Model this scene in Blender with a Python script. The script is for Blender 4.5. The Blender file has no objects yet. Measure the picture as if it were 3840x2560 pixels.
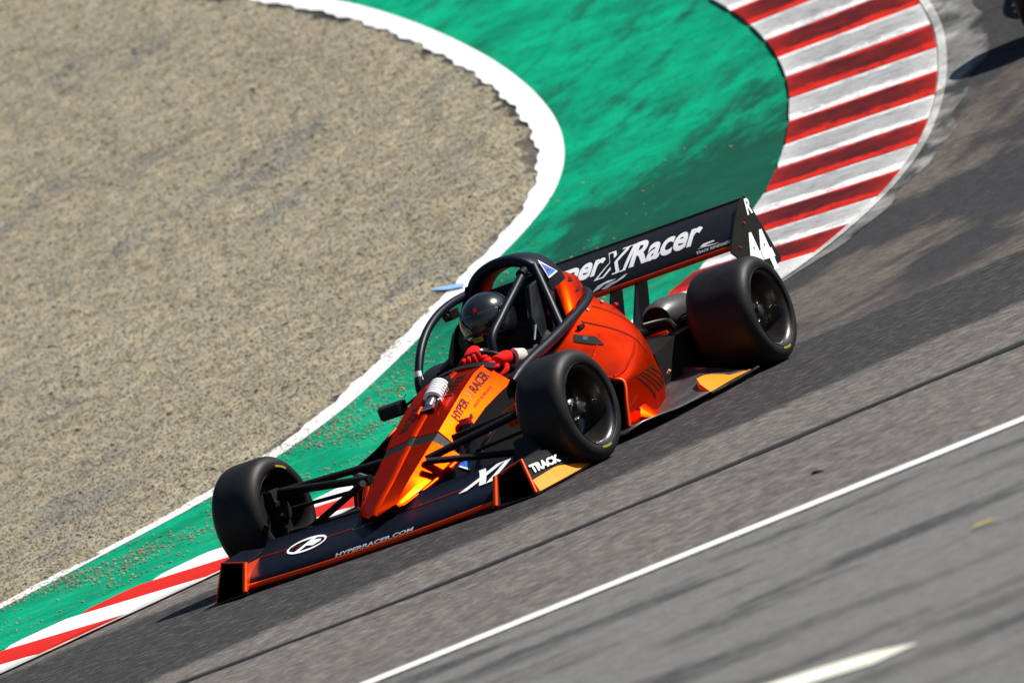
import bpy, bmesh, math, random
import numpy as np
from mathutils import Vector, Matrix, noise as mnoise
R = math.radians
rng = np.random.default_rng(7)
random.seed(7)
S = bpy.context.scene
COL = S.collection

# ------------------------------------------------------------------ camera
PSI, ELEV, ROLL, DIST = R(26.53), R(3.19), R(20.97), 45.0
TGT = Vector((-1.362, 0.0, 0.558))
dvec = Vector((math.cos(PSI) * math.cos(ELEV), math.sin(PSI) * math.cos(ELEV), math.sin(ELEV)))
cpos = TGT + dvec * DIST
fw = -dvec
r0 = fw.cross(Vector((0, 0, 1))).normalized()
u0 = r0.cross(fw)
cr = math.cos(ROLL) * r0 - math.sin(ROLL) * u0
cu = math.sin(ROLL) * r0 + math.cos(ROLL) * u0
cam = bpy.data.cameras.new("camera")
cam.sensor_width = 36.0
cam.lens = 36250.0 / 3840.0 * 36.0
cam.clip_start = 0.5
cam.clip_end = 3000.0
cam.dof.use_dof = True
cam.dof.focus_distance = 44.6
cam.dof.aperture_fstop = 4.5
camo = bpy.data.objects.new("camera", cam)
camo.matrix_world = Matrix(((cr.x, cu.x, -fw.x, cpos.x), (cr.y, cu.y, -fw.y, cpos.y), (cr.z, cu.z, -fw.z, cpos.z), (0, 0, 0, 1)))
COL.objects.link(camo)
S.camera = camo

# ------------------------------------------------------------------ sky and sun
SUN = Vector((-0.42, 0.57, 0.71)).normalized()
W = bpy.data.worlds.new("World")
S.world = W
W.use_nodes = True
nt = W.node_tree
bg = nt.nodes["Background"]
sky = nt.nodes.new("ShaderNodeTexSky")
sky.sky_type = 'NISHITA'
sky.sun_disc = False
sky.sun_elevation = math.asin(SUN.z)
sky.sun_rotation = math.atan2(SUN.x, SUN.y)
sky.altitude = 200
sky.air_density = 1.0
sky.dust_density = 0.6
nt.links.new(sky.outputs[0], bg.inputs[0])
bg.inputs[1].default_value = 0.05
sl = bpy.data.lights.new("sun", 'SUN')
sl.energy = 5.0
sl.angle = R(0.53)
sl.color = (1.0, 0.95, 0.88)
so = bpy.data.objects.new("sun", sl)
so.rotation_euler = SUN.to_track_quat('Z', 'Y').to_euler()
so.location = (0, 0, 30)
COL.objects.link(so)
S.view_settings.view_transform = 'Standard'
S.view_settings.look = 'None'
S.view_settings.gamma = 1
S.view_settings.exposure = 0.5
S.view_settings.use_curve_mapping = False
S.render.engine = 'CYCLES'
S.cycles.use_denoising = True
S.cycles.max_bounces = 6

# ------------------------------------------------------------------ materials
class NT:
    def __init__(s, name):
        s.m = bpy.data.materials.new(name)
        s.m.use_nodes = True
        s.t = s.m.node_tree
        s.b = s.t.nodes["Principled BSDF"]
        s.k = 0
    def n(s, typ, **kw):
        nd = s.t.nodes.new("ShaderNode" + typ)
        for a, v in kw.items():
            setattr(nd, a, v)
        return nd
    def l(s, a, b):
        s.t.links.new(a, b)
    def val(s, sock, v):
        if hasattr(v, 'is_linked') or isinstance(v, bpy.types.NodeSocket):
            s.l(v, sock)
        else:
            sock.default_value = v
    def math(s, op, a, b=0.0, c=None, clamp=False):
        nd = s.n("Math", operation=op, use_clamp=clamp)
        s.val(nd.inputs[0], a)
        s.val(nd.inputs[1], b)
        if c is not None:
            s.val(nd.inputs[2], c)
        return nd.outputs[0]
    def noise(s, scale, detail=4, rough=0.55, vec=None, dist=0.0):
        nd = s.n("TexNoise")
        nd.inputs["Scale"].default_value = scale
        nd.inputs["Detail"].default_value = detail
        nd.inputs["Roughness"].default_value = rough
        nd.inputs["Distortion"].default_value = dist
        if vec is not None:
            s.l(vec, nd.inputs["Vector"])
        return nd.outputs[0]
    def ramp(s, f, stops, interp='LINEAR'):
        nd = s.n("ValToRGB")
        cr_ = nd.color_ramp
        cr_.interpolation = interp
        while len(cr_.elements) < len(stops):
            cr_.elements.new(0.5)
        for e, (p, c) in zip(cr_.elements, stops):
            e.position = p
            e.color = (*c, 1) if len(c) == 3 else c
        s.l(f, nd.inputs[0])
        return nd.outputs[0]
    def smooth(s, f, a, b):
        nd = s.n("MapRange", interpolation_type='SMOOTHSTEP')
        s.l(f, nd.inputs[0])
        nd.inputs[1].default_value = a
        nd.inputs[2].default_value = b
        return nd.outputs[0]
    def mix(s, fac, a, b, mode='MIX'):
        nd = s.n("Mix", data_type='RGBA', blend_type=mode)
        s.val(nd.inputs[0], fac)
        for i, v in ((6, a), (7, b)):
            if isinstance(v, tuple):
                nd.inputs[i].default_value = (*v, 1) if len(v) == 3 else v
            else:
                s.l(v, nd.inputs[i])
        return nd.outputs[2]
    def pos(s):
        return s.n("NewGeometry").outputs["Position"]
    def obj(s):
        return s.n("TexCoord").outputs["Object"]
    def scale(s, vec, sx, sy, sz):
        nd = s.n("Mapping")
        nd.inputs["Scale"].default_value = (sx, sy, sz)
        s.l(vec, nd.inputs["Vector"])
        return nd.outputs[0]
    def bump(s, h, strength, dist):
        nd = s.n("Bump")
        nd.inputs["Strength"].default_value = strength
        nd.inputs["Distance"].default_value = dist
        s.l(h, nd.inputs["Height"])
        s.l(nd.outputs[0], s.b.inputs["Normal"])
        return nd
    def p(s, **kw):
        names = dict(base="Base Color", rough="Roughness", metal="Metallic", coat="Coat Weight", coatr="Coat Roughness", spec="Specular IOR Level", trans="Transmission Weight", ior="IOR", sheen="Sheen Weight", tint="Specular Tint")
        for a, v in kw.items():
            so_ = s.b.inputs[names[a]]
            if isinstance(v, tuple):
                so_.default_value = (*v, 1)
            else:
                s.val(so_, v)

def plain(name, base, rough=0.5, metal=0.0, coat=0.0, coatr=0.05, spec=0.5, var=0.12, vs=14.0, bump=0.0, bs=200.0, tint=None):
    g = NT(name)
    nz = g.noise(vs, 4, 0.6, g.obj())
    lo = tuple(max(0, c * (1 - var)) for c in base)
    hi = tuple(c * (1 + var) for c in base)
    g.p(base=g.ramp(nz, [(0.3, lo), (0.7, hi)]), metal=metal, coat=coat, coatr=coatr, spec=spec)
    rr = g.n("MapRange")
    g.l(nz, rr.inputs[0])
    rr.inputs[3].default_value = max(0.02, rough * 0.85)
    rr.inputs[4].default_value = min(1.0, rough * 1.15)
    g.l(rr.outputs[0], g.b.inputs["Roughness"])
    if tint:
        g.p(tint=tint)
    if bump:
        g.bump(g.noise(bs, 3, 0.6, g.obj()), bump, 0.002)
    return g.m

M = {}
M['paint'] = plain('metallic_orange_paint', (0.86, 0.043, 0.0002), 0.37, 0.96, 0.12, 0.05, var=0.04, vs=6, tint=(0.8, 0.12, 0.01))
M['orange'] = plain('orange_vinyl', (0.92, 0.27, 0.005), 0.45, 0.0, 0.1, var=0.05)
M['trim'] = plain('orange_trim', (0.80, 0.055, 0.0006), 0.38, 0.6, 0.1, spec=0.3, var=0.06)
M['gloss'] = plain('gloss_black', (0.006, 0.0065, 0.008), 0.33, 0.0, 0.1, 0.06, 0.3)
M['navy'] = plain('blue_black_gloss', (0.004, 0.0055, 0.013), 0.42, 0.0, 0.0, 0.1, 0.2)
M['matt'] = plain('matt_black', (0.007, 0.007, 0.007), 0.6, spec=0.2)
M['cavity'] = plain('duct_black', (0.006, 0.006, 0.006), 0.8, spec=0.2)
M['steel'] = plain('bright_steel', (0.62, 0.62, 0.63), 0.2, 1.0)
M['alloy'] = plain('dark_alloy', (0.06, 0.055, 0.05), 0.32, 0.75, 0.4, 0.15)
M['white'] = plain('white_vinyl', (0.88, 0.89, 0.90), 0.5, var=0.02)
M['spring'] = plain('white_spring_paint', (0.78, 0.78, 0.80), 0.35, 0.0, 0.4, var=0.05)
M['blue'] = plain('blue_vinyl', (0.02, 0.17, 0.72), 0.35, var=0.05)
M['print'] = plain('dark_print', (0.030, 0.008, 0.004), 0.6, spec=0.08)
M['red'] = plain('red_anodised', (0.65, 0.01, 0.015), 0.25, 0.5, 0.5)
M['glove'] = plain('red_glove_fabric', (0.66, 0.010, 0.006), 0.85, spec=0.1, bump=0.4, bs=160)
M['suit'] = plain('dark_race_suit', (0.012, 0.014, 0.02), 0.8, bump=0.4, bs=90)
M['cuff'] = plain('cream_knit_cuff', (0.62, 0.58, 0.5), 0.85)
M['helmet'] = plain('helmet_lacquer', (0.010, 0.011, 0.014), 0.20, 0.0, 0.9, 0.05)
M['visor'] = plain('smoked_visor', (0.02, 0.021, 0.022), 0.12, 0.0, 0.6, 0.03)
M['skin'] = plain('skin', (0.45, 0.27, 0.19), 0.55)
M['chin'] = plain('green_chin_strap', (0.25, 0.30, 0.05), 0.6)
M['leaf'] = plain('yellow_leaf', (0.50, 0.42, 0.03), 0.7, spec=0.1, var=0.2)
M['yellow'] = plain('yellow_tyre_mark', (0.30, 0.26, 0.01), 0.6, var=0.2)

def rubber():
    g = NT('tyre_rubber')
    o = g.obj()
    n1 = g.noise(9, 5, 0.6, o)
    n2 = g.noise(120, 3, 0.6, o)
    c = g.ramp(n1, [(0.3, (0.008, 0.008, 0.0085)), (0.7, (0.015, 0.015, 0.016))])
    g.p(base=c, spec=0.22)
    rr = g.n("MapRange"); g.l(n1, rr.inputs[0]); rr.inputs[3].default_value = 0.42; rr.inputs[4].default_value = 0.62
    g.l(rr.outputs[0], g.b.inputs["Roughness"])
    g.bump(n2, 0.25, 0.002)
    return g.m
M['rubber'] = rubber()

def carbon():
    g = NT('carbon_fibre')
    o = g.obj()
    ck = g.n("TexChecker"); g.l(g.scale(o, 1, 1, 1), ck.inputs["Vector"]); ck.inputs["Scale"].default_value = 230
    nz = g.noise(12, 3, 0.5, o)
    c = g.mix(ck.outputs["Fac"], (0.008, 0.008, 0.009), (0.018, 0.018, 0.02))
    g.p(base=c, coat=0.1, coatr=0.1, spec=0.35)
    rr = g.n("MapRange"); g.l(nz, rr.inputs[0]); rr.inputs[3].default_value = 0.28; rr.inputs[4].default_value = 0.4
    g.l(rr.outputs[0], g.b.inputs["Roughness"])
    return g.m
M['carbon'] = carbon()

def floor_mat():
    g = NT('dusty_carbon_floor')
    o = g.obj()
    n1 = g.noise(5, 6, 0.65, g.scale(o, 1, 4, 1))
    n2 = g.noise(60, 3, 0.6, o)
    c = g.ramp(n1, [(0.25, (0.020, 0.020, 0.022)), (0.55, (0.05, 0.047, 0.045)), (0.8, (0.10, 0.085, 0.075))])
    g.p(base=c, rough=0.42, coat=0.25, coatr=0.2)
    g.bump(n2, 0.1, 0.002)
    return g.m
M['floor'] = floor_mat()

# --- surfaces
def hillm():
    g = NT('dry_grass_and_oak')
    P = g.pos()
    oak = g.smooth(g.noise(0.03, 5, 0.65, P), 0.48, 0.56)
    g.p(base=g.mix(oak, g.ramp(g.noise(0.2, 4, 0.6, P), [(0.3, (0.15, 0.115, 0.06)), (0.7, (0.22, 0.17, 0.09))]), (0.03, 0.04, 0.018)), rough=0.95, spec=0.1)
    return g.m
M['hill'] = hillm()
def asphalt():
    g = NT('racing_asphalt')
    P = g.pos()
    sx = g.n("SeparateXYZ"); g.l(P, sx.inputs[0])
    X, Y = sx.outputs[0], sx.outputs[1]
    fine = g.noise(70, 3, 0.7, P)
    mid = g.noise(13, 4, 0.75, P)
    big = g.noise(1.6, 5, 0.6, P)
    # rubbered racing line beside the kerb: follows the car's path, edges ragged
    wob = g.math('MULTIPLY', g.math('SUBTRACT', big, 0.5), 0.55)
    e1 = g.math('ADD', g.math('ADD', g.math('MULTIPLY', X, 0.52), g.math('MULTIPLY', Y, 0.85)), wob)     # lower edge coordinate
    lower = g.math('SUBTRACT', 1.0, g.smooth(e1, 1.72, 2.0))
    e2 = g.math('ADD', g.math('ADD', g.math('MULTIPLY', X, 0.64), g.math('MULTIPLY', Y, 0.77)), wob)
    upper = g.smooth(e2, -1.52, -1.2)
    dark = g.math('MULTIPLY', lower, upper)
    # older marks further out and around the bend
    pat = g.smooth(g.noise(0.55, 4, 0.6, g.scale(P, 0.6, 1.6, 1)), 0.47, 0.56)
    far = g.smooth(g.math('MULTIPLY', X, -1.0), 2.2, 4.5)
    pat2 = g.math('MULTIPLY', pat, far)
    near = g.smooth(g.math('ADD', g.math('MULTIPLY', X, 0.774), g.math('MULTIPLY', Y, 0.634)), 6.95, 7.1)
    al = g.math('ADD', g.math('MULTIPLY', X, -0.634 * 0.45), g.math('MULTIPLY', Y, 0.774 * 0.45))
    pe = g.math('ADD', g.math('MULTIPLY', X, 0.774 * 1.1), g.math('MULTIPLY', Y, 0.634 * 1.1))
    cxyz = g.n("CombineXYZ"); g.l(al, cxyz.inputs[0]); g.l(pe, cxyz.inputs[1])
    st = g.smooth(g.noise(1.5, 6, 0.68, cxyz.outputs[0]), 0.47, 0.66)
    lightc = g.ramp(mid, [(0.34, (0.070, 0.064, 0.058)), (0.5, (0.128, 0.118, 0.108)), (0.66, (0.235, 0.218, 0.20))])
    nearc = g.ramp(mid, [(0.34, (0.120, 0.120, 0.117)), (0.66, (0.185, 0.185, 0.180))])
    darkc = g.ramp(mid, [(0.36, (0.018, 0.018, 0.020)), (0.52, (0.030, 0.030, 0.032)), (0.66, (0.080, 0.077, 0.074))])
    tar = g.ramp(mid, [(0.3, (0.020, 0.020, 0.023)), (0.7, (0.036, 0.036, 0.040))])
    brown = g.ramp(mid, [(0.34, (0.070, 0.060, 0.051)), (0.66, (0.145, 0.125, 0.108))])
    base = g.mix(far, lightc, brown)
    base = g.mix(near, base, nearc)
    base = g.mix(g.math('MULTIPLY', g.math('ADD', g.math('MULTIPLY', near, 0.5), 0.3), st), base, darkc)
    base = g.mix(g.math('MULTIPLY', pat2, 0.9), base, tar)
    c = g.mix(g.math('MULTIPLY', dark, 0.94), base, darkc)
    spk = g.smooth(fine, 0.60, 0.72)
    c = g.mix(g.math('MULTIPLY', spk, 0.33), c, (0.34, 0.32, 0.29))
    pit = g.smooth(g.noise(45, 2, 0.6, P), 0.60, 0.70)
    c = g.mix(g.math('MULTIPLY', pit, 0.5), c, (0.02, 0.02, 0.02))
    g.p(base=c, rough=0.85, spec=0.15)
    g.bump(g.math('ADD', mid, fine), 0.5, 0.012)
    return g.m
M['asphalt'] = asphalt()

def gravel(name, stones=False):
    g = NT(name)
    P = g.pos()
    big = g.noise(0.9, 4, 0.6, P)
    patch = g.smooth(g.noise(1.1, 4, 0.6, g.scale(P, 0.55, 1.5, 1)), 0.56, 0.68)
    if stones:
        oi = g.n("ObjectInfo").outputs["Random"]
        c = g.ramp(oi, [(0.0, (0.166, 0.147, 0.102)), (0.25, (0.256, 0.233, 0.164)), (0.5, (0.294, 0.274, 0.197)), (0.68, (0.211, 0.219, 0.190)), (0.85, (0.320, 0.253, 0.151)), (0.95, (0.397, 0.397, 0.328)), (1.0, (0.077, 0.079, 0.072))])
        gc = g.ramp(oi, [(0.0, (0.096, 0.099, 0.095)), (0.5, (0.173, 0.178, 0.174)), (1.0, (0.230, 0.240, 0.226))])
    else:
        m = g.noise(26, 5, 0.7, P)
        c = g.ramp(m, [(0.25, (0.192, 0.171, 0.118)), (0.5, (0.269, 0.247, 0.174)), (0.75, (0.320, 0.301, 0.219))])
        gc = g.ramp(m, [(0.25, (0.096, 0.099, 0.092)), (0.75, (0.205, 0.212, 0.203))])
    c = g.mix(g.math('MULTIPLY', patch, 0.8), c, gc)
    c = g.mix(0.3, c, g.ramp(big, [(0.3, (0.230, 0.209, 0.147)), (0.7, (0.320, 0.298, 0.219))]))
    v1 = g.noise(9, 5, 0.75, P)
    c = g.mix(1.0, c, g.ramp(v1, [(0.34, (0.66, 0.65, 0.67)), (0.5, (1.06, 1.03, 1.04)), (0.64, (1.40, 1.33, 1.28))]), 'MULTIPLY')
    g.p(base=c, rough=0.9, spec=0.1)
    g.bump(g.noise(60, 4, 0.7, P), 0.7 if not stones else 0.35, 0.01)
    return g.m
M['gravel'] = gravel('gravel_bed')
M['stone'] = gravel('gravel_stones', True)

def painted(name, lo, mid, hi, dirt=0.3, rub=0.0, wear=0.3):
    """paint over asphalt: uneven coat, dusty scuffs, black rubber smears, worn spots"""
    g = NT(name)
    P = g.pos()
    n1 = g.noise(3.2, 6, 0.65, P)
    n2 = g.noise(34, 4, 0.7, P)
    c = g.ramp(n1, [(0.25, lo), (0.5, mid), (0.75, hi)])
    c = g.mix(g.math('MULTIPLY', g.smooth(g.noise(9, 5, 0.7, P), 0.52, 0.72), dirt), c, (0.20, 0.165, 0.12))
    c = g.mix(g.math('MULTIPLY', g.smooth(n2, 0.58, 0.70), wear), c, (0.07, 0.065, 0.06))
    if rub:
        sm = g.smooth(g.noise(2.0, 5, 0.6, g.scale(P, 0.8, 2.0, 1)), 0.46, 0.62)
        c = g.mix(g.math('MULTIPLY', sm, rub), c, (0.012, 0.014, 0.014))
    g.p(base=c, rough=0.75, spec=0.15)
    g.bump(g.noise(55, 3, 0.7, P), 0.35, 0.006)
    return g.m
M['line'] = painted('white_line_paint', (0.70, 0.72, 0.73), (0.78, 0.79, 0.80), (0.83, 0.84, 0.84), 0.12, 0, 0.18)
M['line_cream'] = painted('cream_line_paint', (0.66, 0.66, 0.55), (0.74, 0.74, 0.62), (0.78, 0.78, 0.68), 0.05, 0, 0.05)
M['bluepaint'] = painted('blue_marker_paint', (0.05, 0.2, 0.55), (0.22, 0.42, 0.70), (0.6, 0.68, 0.78), 0.5, 0, 0.7)

def green():
    g = NT('green_runoff_paint')
    P = g.pos()
    sx = g.n("SeparateXYZ"); g.l(P, sx.inputs[0])
    n1 = g.noise(2.4, 6, 0.65, P)
    c = g.ramp(n1, [(0.28, (0.001, 0.185, 0.094)), (0.5, (0.0008, 0.27, 0.140)), (0.72, (0.001, 0.38, 0.20))])
    # black tyre rubber laid down beside the kerb where cars run wide
    far = g.smooth(g.math('MULTIPLY', sx.outputs[0], -1.0), 6.5, 8.5)
    edge = g.math('ADD', g.math('MULTIPLY', sx.outputs[0], 0.36), sx.outputs[1])          # grows towards the kerb
    bandm = g.smooth(edge, -7.6, -6.2)
    streak = g.noise(1.6, 6, 0.7, g.scale(P, 0.6, 1.6, 1))
    rub = g.smooth(g.math('ADD', streak, g.math('MULTIPLY', bandm, 0.26)), 0.46, 0.72)
    rub = g.math('MULTIPLY', rub, far)
    c = g.mix(g.math('MULTIPLY', rub, 0.86), c, (0.008, 0.040, 0.030))
    c = g.mix(g.math('MULTIPLY', g.smooth(g.noise(6, 6, 0.78, g.scale(P, 0.8, 1.3, 1)), 0.50, 0.66), 0.5), c, (0.001, 0.085, 0.050))
    # streaks of grit and worn patches
    grit = g.smooth(g.noise(7, 5, 0.72, P), 0.55, 0.68)
    nearm = g.math('SUBTRACT', 1.0, g.math('MULTIPLY', far, 0.85))
    c = g.mix(g.math('MULTIPLY', g.math('MULTIPLY', grit, nearm), 0.30), c, (0.16, 0.15, 0.105))
    c = g.mix(g.math('MULTIPLY', g.smooth(g.noise(22, 4, 0.7, P), 0.57, 0.7), 0.35), c, (0.004, 0.09, 0.055))
    g.p(base=c, rough=0.85, spec=0.04)
    g.bump(g.noise(40, 4, 0.7, P), 0.5, 0.01)
    return g.m
M['green'] = green()

def kerbm(name, clean, dirty):
    """kerb block paint: tyre rubber rests on the crown of each block, the groove edges stay bright"""
    g = NT(name)
    uv = g.n("Attribute", attribute_name="crown")
    wearl = g.n("Attribute", attribute_name="use")
    P = g.pos()
    n1 = g.noise(5, 6, 0.7, P)
    n2 = g.noise(38, 4, 0.7, P)
    crown = g.smooth(g.math('ADD', uv.outputs["Fac"], g.math('MULTIPLY', g.math('SUBTRACT', n1, 0.5), 0.5)), 0.10, 0.22)
    amt = g.math('MULTIPLY', crown, wearl.outputs["Fac"])
    amt = g.math('MULTIPLY', amt, g.math('ADD', 0.62, g.math('MULTIPLY', n1, 0.7)), None, True)
    c = g.mix(amt, g.ramp(n1, [(0.3, tuple(v * 0.88 for v in clean)), (0.7, clean)]), dirty)
    sm = g.smooth(g.noise(9, 5, 0.75, g.scale(P, 1.6, 0.7, 1)), 0.48, 0.66)
    c = g.mix(g.math('MULTIPLY', g.math('MULTIPLY', sm, wearl.outputs["Fac"]), 0.6), c, tuple(v * 0.4 for v in dirty))
    c = g.mix(g.math('MULTIPLY', g.smooth(n2, 0.54, 0.64), g.math('MULTIPLY', wearl.outputs["Fac"], 0.55)), c, tuple(v * 0.45 for v in dirty))
    g.p(base=c, rough=0.7, spec=0.12)
    g.bump(g.noise(60, 3, 0.7, P), 0.3, 0.005)
    return g.m
M['kred'] = kerbm('red_kerb_paint', (0.62, 0.016, 0.008), (0.060, 0.0035, 0.004))
M['kwhite'] = kerbm('white_kerb_paint', (0.80, 0.80, 0.79), (0.30, 0.305, 0.315))
M['scuff'] = painted('scuffed_white_edge', (0.05, 0.05, 0.05), (0.17, 0.17, 0.165), (0.40, 0.40, 0.39), 0.25, 0.85, 0.9)
M['wornline'] = painted('worn_edge_line', (0.22, 0.22, 0.215), (0.48, 0.48, 0.47), (0.70, 0.70, 0.69), 0.3, 0.5, 0.8)
M['tarseam'] = painted('bitumen_seam', (0.016, 0.017, 0.023), (0.020, 0.021, 0.027), (0.028, 0.028, 0.033), 0.05, 0, 0.0)

# ------------------------------------------------------------------ helpers
def link(name, me, mats=None, parent=None, smooth=None):
    o = bpy.data.objects.new(name, me)
    COL.objects.link(o)
    if mats is not None:
        for m in (mats if isinstance(mats, (list, tuple)) else [mats]):
            me.materials.append(M[m] if isinstance(m, str) else m)
    if parent is not None:
        o.parent = parent
    if smooth is not None:
        for p in me.polygons:
            p.use_smooth = True
        if smooth < 180:
            try:
                me.set_sharp_from_angle(angle=R(smooth))
            except Exception:
                pass
    return o

def mesh(name, V, F, mats=None, parent=None, smooth=None, bevel=0.0):
    me = bpy.data.meshes.new(name)
    me.from_pydata([tuple(map(float, v)) for v in V], [], [tuple(f) for f in F])
    if bevel:
        bm = bmesh.new(); bm.from_mesh(me)
        bmesh.ops.remove_doubles(bm, verts=bm.verts, dist=1e-5)
        bmesh.ops.recalc_face_normals(bm, faces=bm.faces)
        es = [e for e in bm.edges if len(e.link_faces) == 2 and e.calc_face_angle(0) > R(25)]
        bmesh.ops.bevel(bm, geom=es, offset=bevel, segments=2, affect='EDGES', profile=0.7, clamp_overlap=True)
        bm.to_mesh(me); bm.free()
    else:
        bm = bmesh.new(); bm.from_mesh(me)
        bmesh.ops.recalc_face_normals(bm, faces=bm.faces)
        bm.to_mesh(me); bm.free()
    me.update()
    return link(name, me, mats, parent, smooth)

def struct(o):
    o["kind"] = "structure"
    return o

def tag(o, label, cat, group=None):
    o["label"] = label
    o["category"] = cat
    if group:
        o["group"] = group
    return o

def loft(secs, closed=True, caps=True):
    """secs: list of equal-length point rings"""
    n = len(secs[0]); V = [p for s_ in secs for p in s_]; F = []
    for i in range(len(secs) - 1):
        for j in range(n if closed else n - 1):
            a = i * n + j; b = i * n + (j + 1) % n
            F.append((a, b, b + n, a + n))
    if caps and closed:
        F.append(tuple(range(n))[::-1])
        F.append(tuple((len(secs) - 1) * n + k for k in range(n)))
    return V, F

def catmull(P, n=8, closed=False):
    P = [np.array(p, float) for p in P]
    out = []
    m = len(P)
    for i in range(m - 1):
        p0 = P[max(i - 1, 0)]; p1 = P[i]; p2 = P[i + 1]; p3 = P[min(i + 2, m - 1)]
        for k in range(n):
            t = k / n
            out.append(0.5 * ((2 * p1) + (-p0 + p2) * t + (2 * p0 - 5 * p1 + 4 * p2 - p3) * t * t + (-p0 + 3 * p1 - 3 * p2 + p3) * t ** 3))
    out.append(P[-1])
    return out

def tube(path, rad, n=10, flat=1.0, up=None, sub=6, caps=True):
    """swept round or oval section; rad may be a list; flat squeezes along 'up'"""
    P = catmull(path, sub) if sub > 1 and len(path) > 2 else [np.array(p, float) for p in path]
    rads = np.interp(np.linspace(0, 1, len(P)), np.linspace(0, 1, len(rad)), rad) if isinstance(rad, (list, tuple)) else [rad] * len(P)
    secs = []
    upv = np.array(up if up is not None else (0.13, 0.21, 0.97), float)
    for i, p in enumerate(P):
        t = P[min(i + 1, len(P) - 1)] - P[max(i - 1, 0)]
        t = t / (np.linalg.norm(t) + 1e-9)
        a = np.cross(t, upv); a /= (np.linalg.norm(a) + 1e-9)
        b = np.cross(a, t)
        secs.append([p + rads[i] * (math.cos(k * 2 * math.pi / n) * a + flat * math.sin(k * 2 * math.pi / n) * b) for k in range(n)])
    return loft(secs, True, caps)

def box(c, sx, sy, sz):
    x, y, z = c
    V = [(x + a * sx / 2, y + b * sy / 2, z + d * sz / 2) for a in (-1, 1) for b in (-1, 1) for d in (-1, 1)]
    F = [(0, 1, 3, 2), (4, 6, 7, 5), (0, 4, 5, 1), (2, 3, 7, 6), (0, 2, 6, 4), (1, 5, 7, 3)]
    return V, F

def plate(poly, thick, nrm):
    """a flat polygon given thickness along nrm"""
    nrm = np.array(nrm, float); nrm /= np.linalg.norm(nrm)
    A = [np.array(p, float) + nrm * thick / 2 for p in poly]
    B = [np.array(p, float) - nrm * thick / 2 for p in poly]
    return loft([B, A], True, True)

def join(*parts):
    V, F = [], []
    for v, f in parts:
        o = len(V); V += list(v); F += [tuple(i + o for i in q) for q in f]
    return V, F

def mirror(vf):
    return [(p[0], -p[1], p[2]) for p in vf[0]], [tuple(reversed(f)) for f in vf[1]]

def cyl(c0, c1, r, n=14, r1=None):
    return tube([c0, c1], [r, r if r1 is None else r1], n, sub=1)

def lathe_y(prof, n=64, close=False):
    """profile of (y, radius) spun round the y axis"""
    V, F = [], []
    m = len(prof)
    for i in range(n):
        a = 2 * math.pi * i / n
        for y, r_ in prof:
            V.append((r_ * math.cos(a), y, r_ * math.sin(a)))
    for i in range(n):
        for j in range(m if close else m - 1):
            a = i * m + j; b = i * m + (j + 1) % m
            c = ((i + 1) % n) * m + (j + 1) % m; d_ = ((i + 1) % n) * m + j
            F.append((a, b, c, d_))
    return V, F

def text_mesh(s, shear=0.0, offset=0.0, space=1.0):
    cu_ = bpy.data.curves.new("t", 'FONT')
    cu_.body = s; cu_.shear = shear; cu_.offset = offset; cu_.space_character = space
    cu_.resolution_u = 4
    o = bpy.data.objects.new("t", cu_)
    COL.objects.link(o)
    dg = bpy.context.evaluated_depsgraph_get()
    me = bpy.data.meshes.new_from_object(o.evaluated_get(dg))
    bpy.data.objects.remove(o); bpy.data.curves.remove(cu_)
    return me

def lettering(name, s, fn, u0_, u1_, v0_, v1_, mat, parent, shear=0.0, offset=0.0, space=1.0, cuts=6, lift=0.0, fitbox=None):
    """letters laid on a surface: fn(u, v) -> point just above the surface"""
    me = text_mesh(s, shear, offset, space)
    bm = bmesh.new(); bm.from_mesh(me)
    xs = [v.co.x for v in bm.verts]; ys = [v.co.y for v in bm.verts]
    bx = fitbox if fitbox else (min(xs), max(xs), min(ys), max(ys))
    for k in range(1, cuts):
        y = bx[2] + (bx[3] - bx[2]) * k / cuts
        bmesh.ops.bisect_plane(bm, geom=bm.verts[:] + bm.edges[:] + bm.faces[:], plane_co=(0, y, 0), plane_no=(0, 1, 0))
    for v in bm.verts:
        u = u0_ + (v.co.x - bx[0]) / (bx[1] - bx[0]) * (u1_ - u0_)
        w = v0_ + (v.co.y - bx[2]) / (bx[3] - bx[2]) * (v1_ - v0_)
        v.co = Vector(tuple(map(float, fn(u, w, lift))))
    bm.to_mesh(me); bm.free()
    link(name, me, mat, parent)
    return bx

def bil(A, B, C_, D):
    """bilinear panel: u runs A->B, v runs A->D; returns f(u,v,lift)"""
    A, B, C_, D = (np.array(p, float) for p in (A, B, C_, D))
    def f(u, v, lift=0.0):
        p = A * (1 - u) * (1 - v) + B * u * (1 - v) + C_ * u * v + D * (1 - u) * v
        du = (B - A) * (1 - v) + (C_ - D) * v; dv = (D - A) * (1 - u) + (C_ - B) * u
        nn = np.cross(du, dv); nn /= np.linalg.norm(nn)
        return p + nn * (0.0025 + lift)
    return f

def patch(fn, polys, lift=0.0):
    V, F = [], []
    for poly in polys:
        o = len(V); V += [fn(u, v, lift) for u, v in poly]; F.append(tuple(range(o, len(V))))
    return V, F

# ------------------------------------------------------------------ terrain: flat under the car, climbing behind it
CH = (math.cos(PSI), math.sin(PSI))
def dd(x, y):
    return -((x + 1.362) * CH[0] + y * CH[1])
def hgt(x, y):
    t = max(0.0, dd(x, y) - 2.0)
    if t < 8: return 0.18 / 16 * t * t
    if t < 30: return 0.72 + 0.18 * (t - 8)
    t2 = min(t - 30, 20)
    return 4.68 + 0.18 * t2 - 0.18 / 40 * t2 * t2

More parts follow.
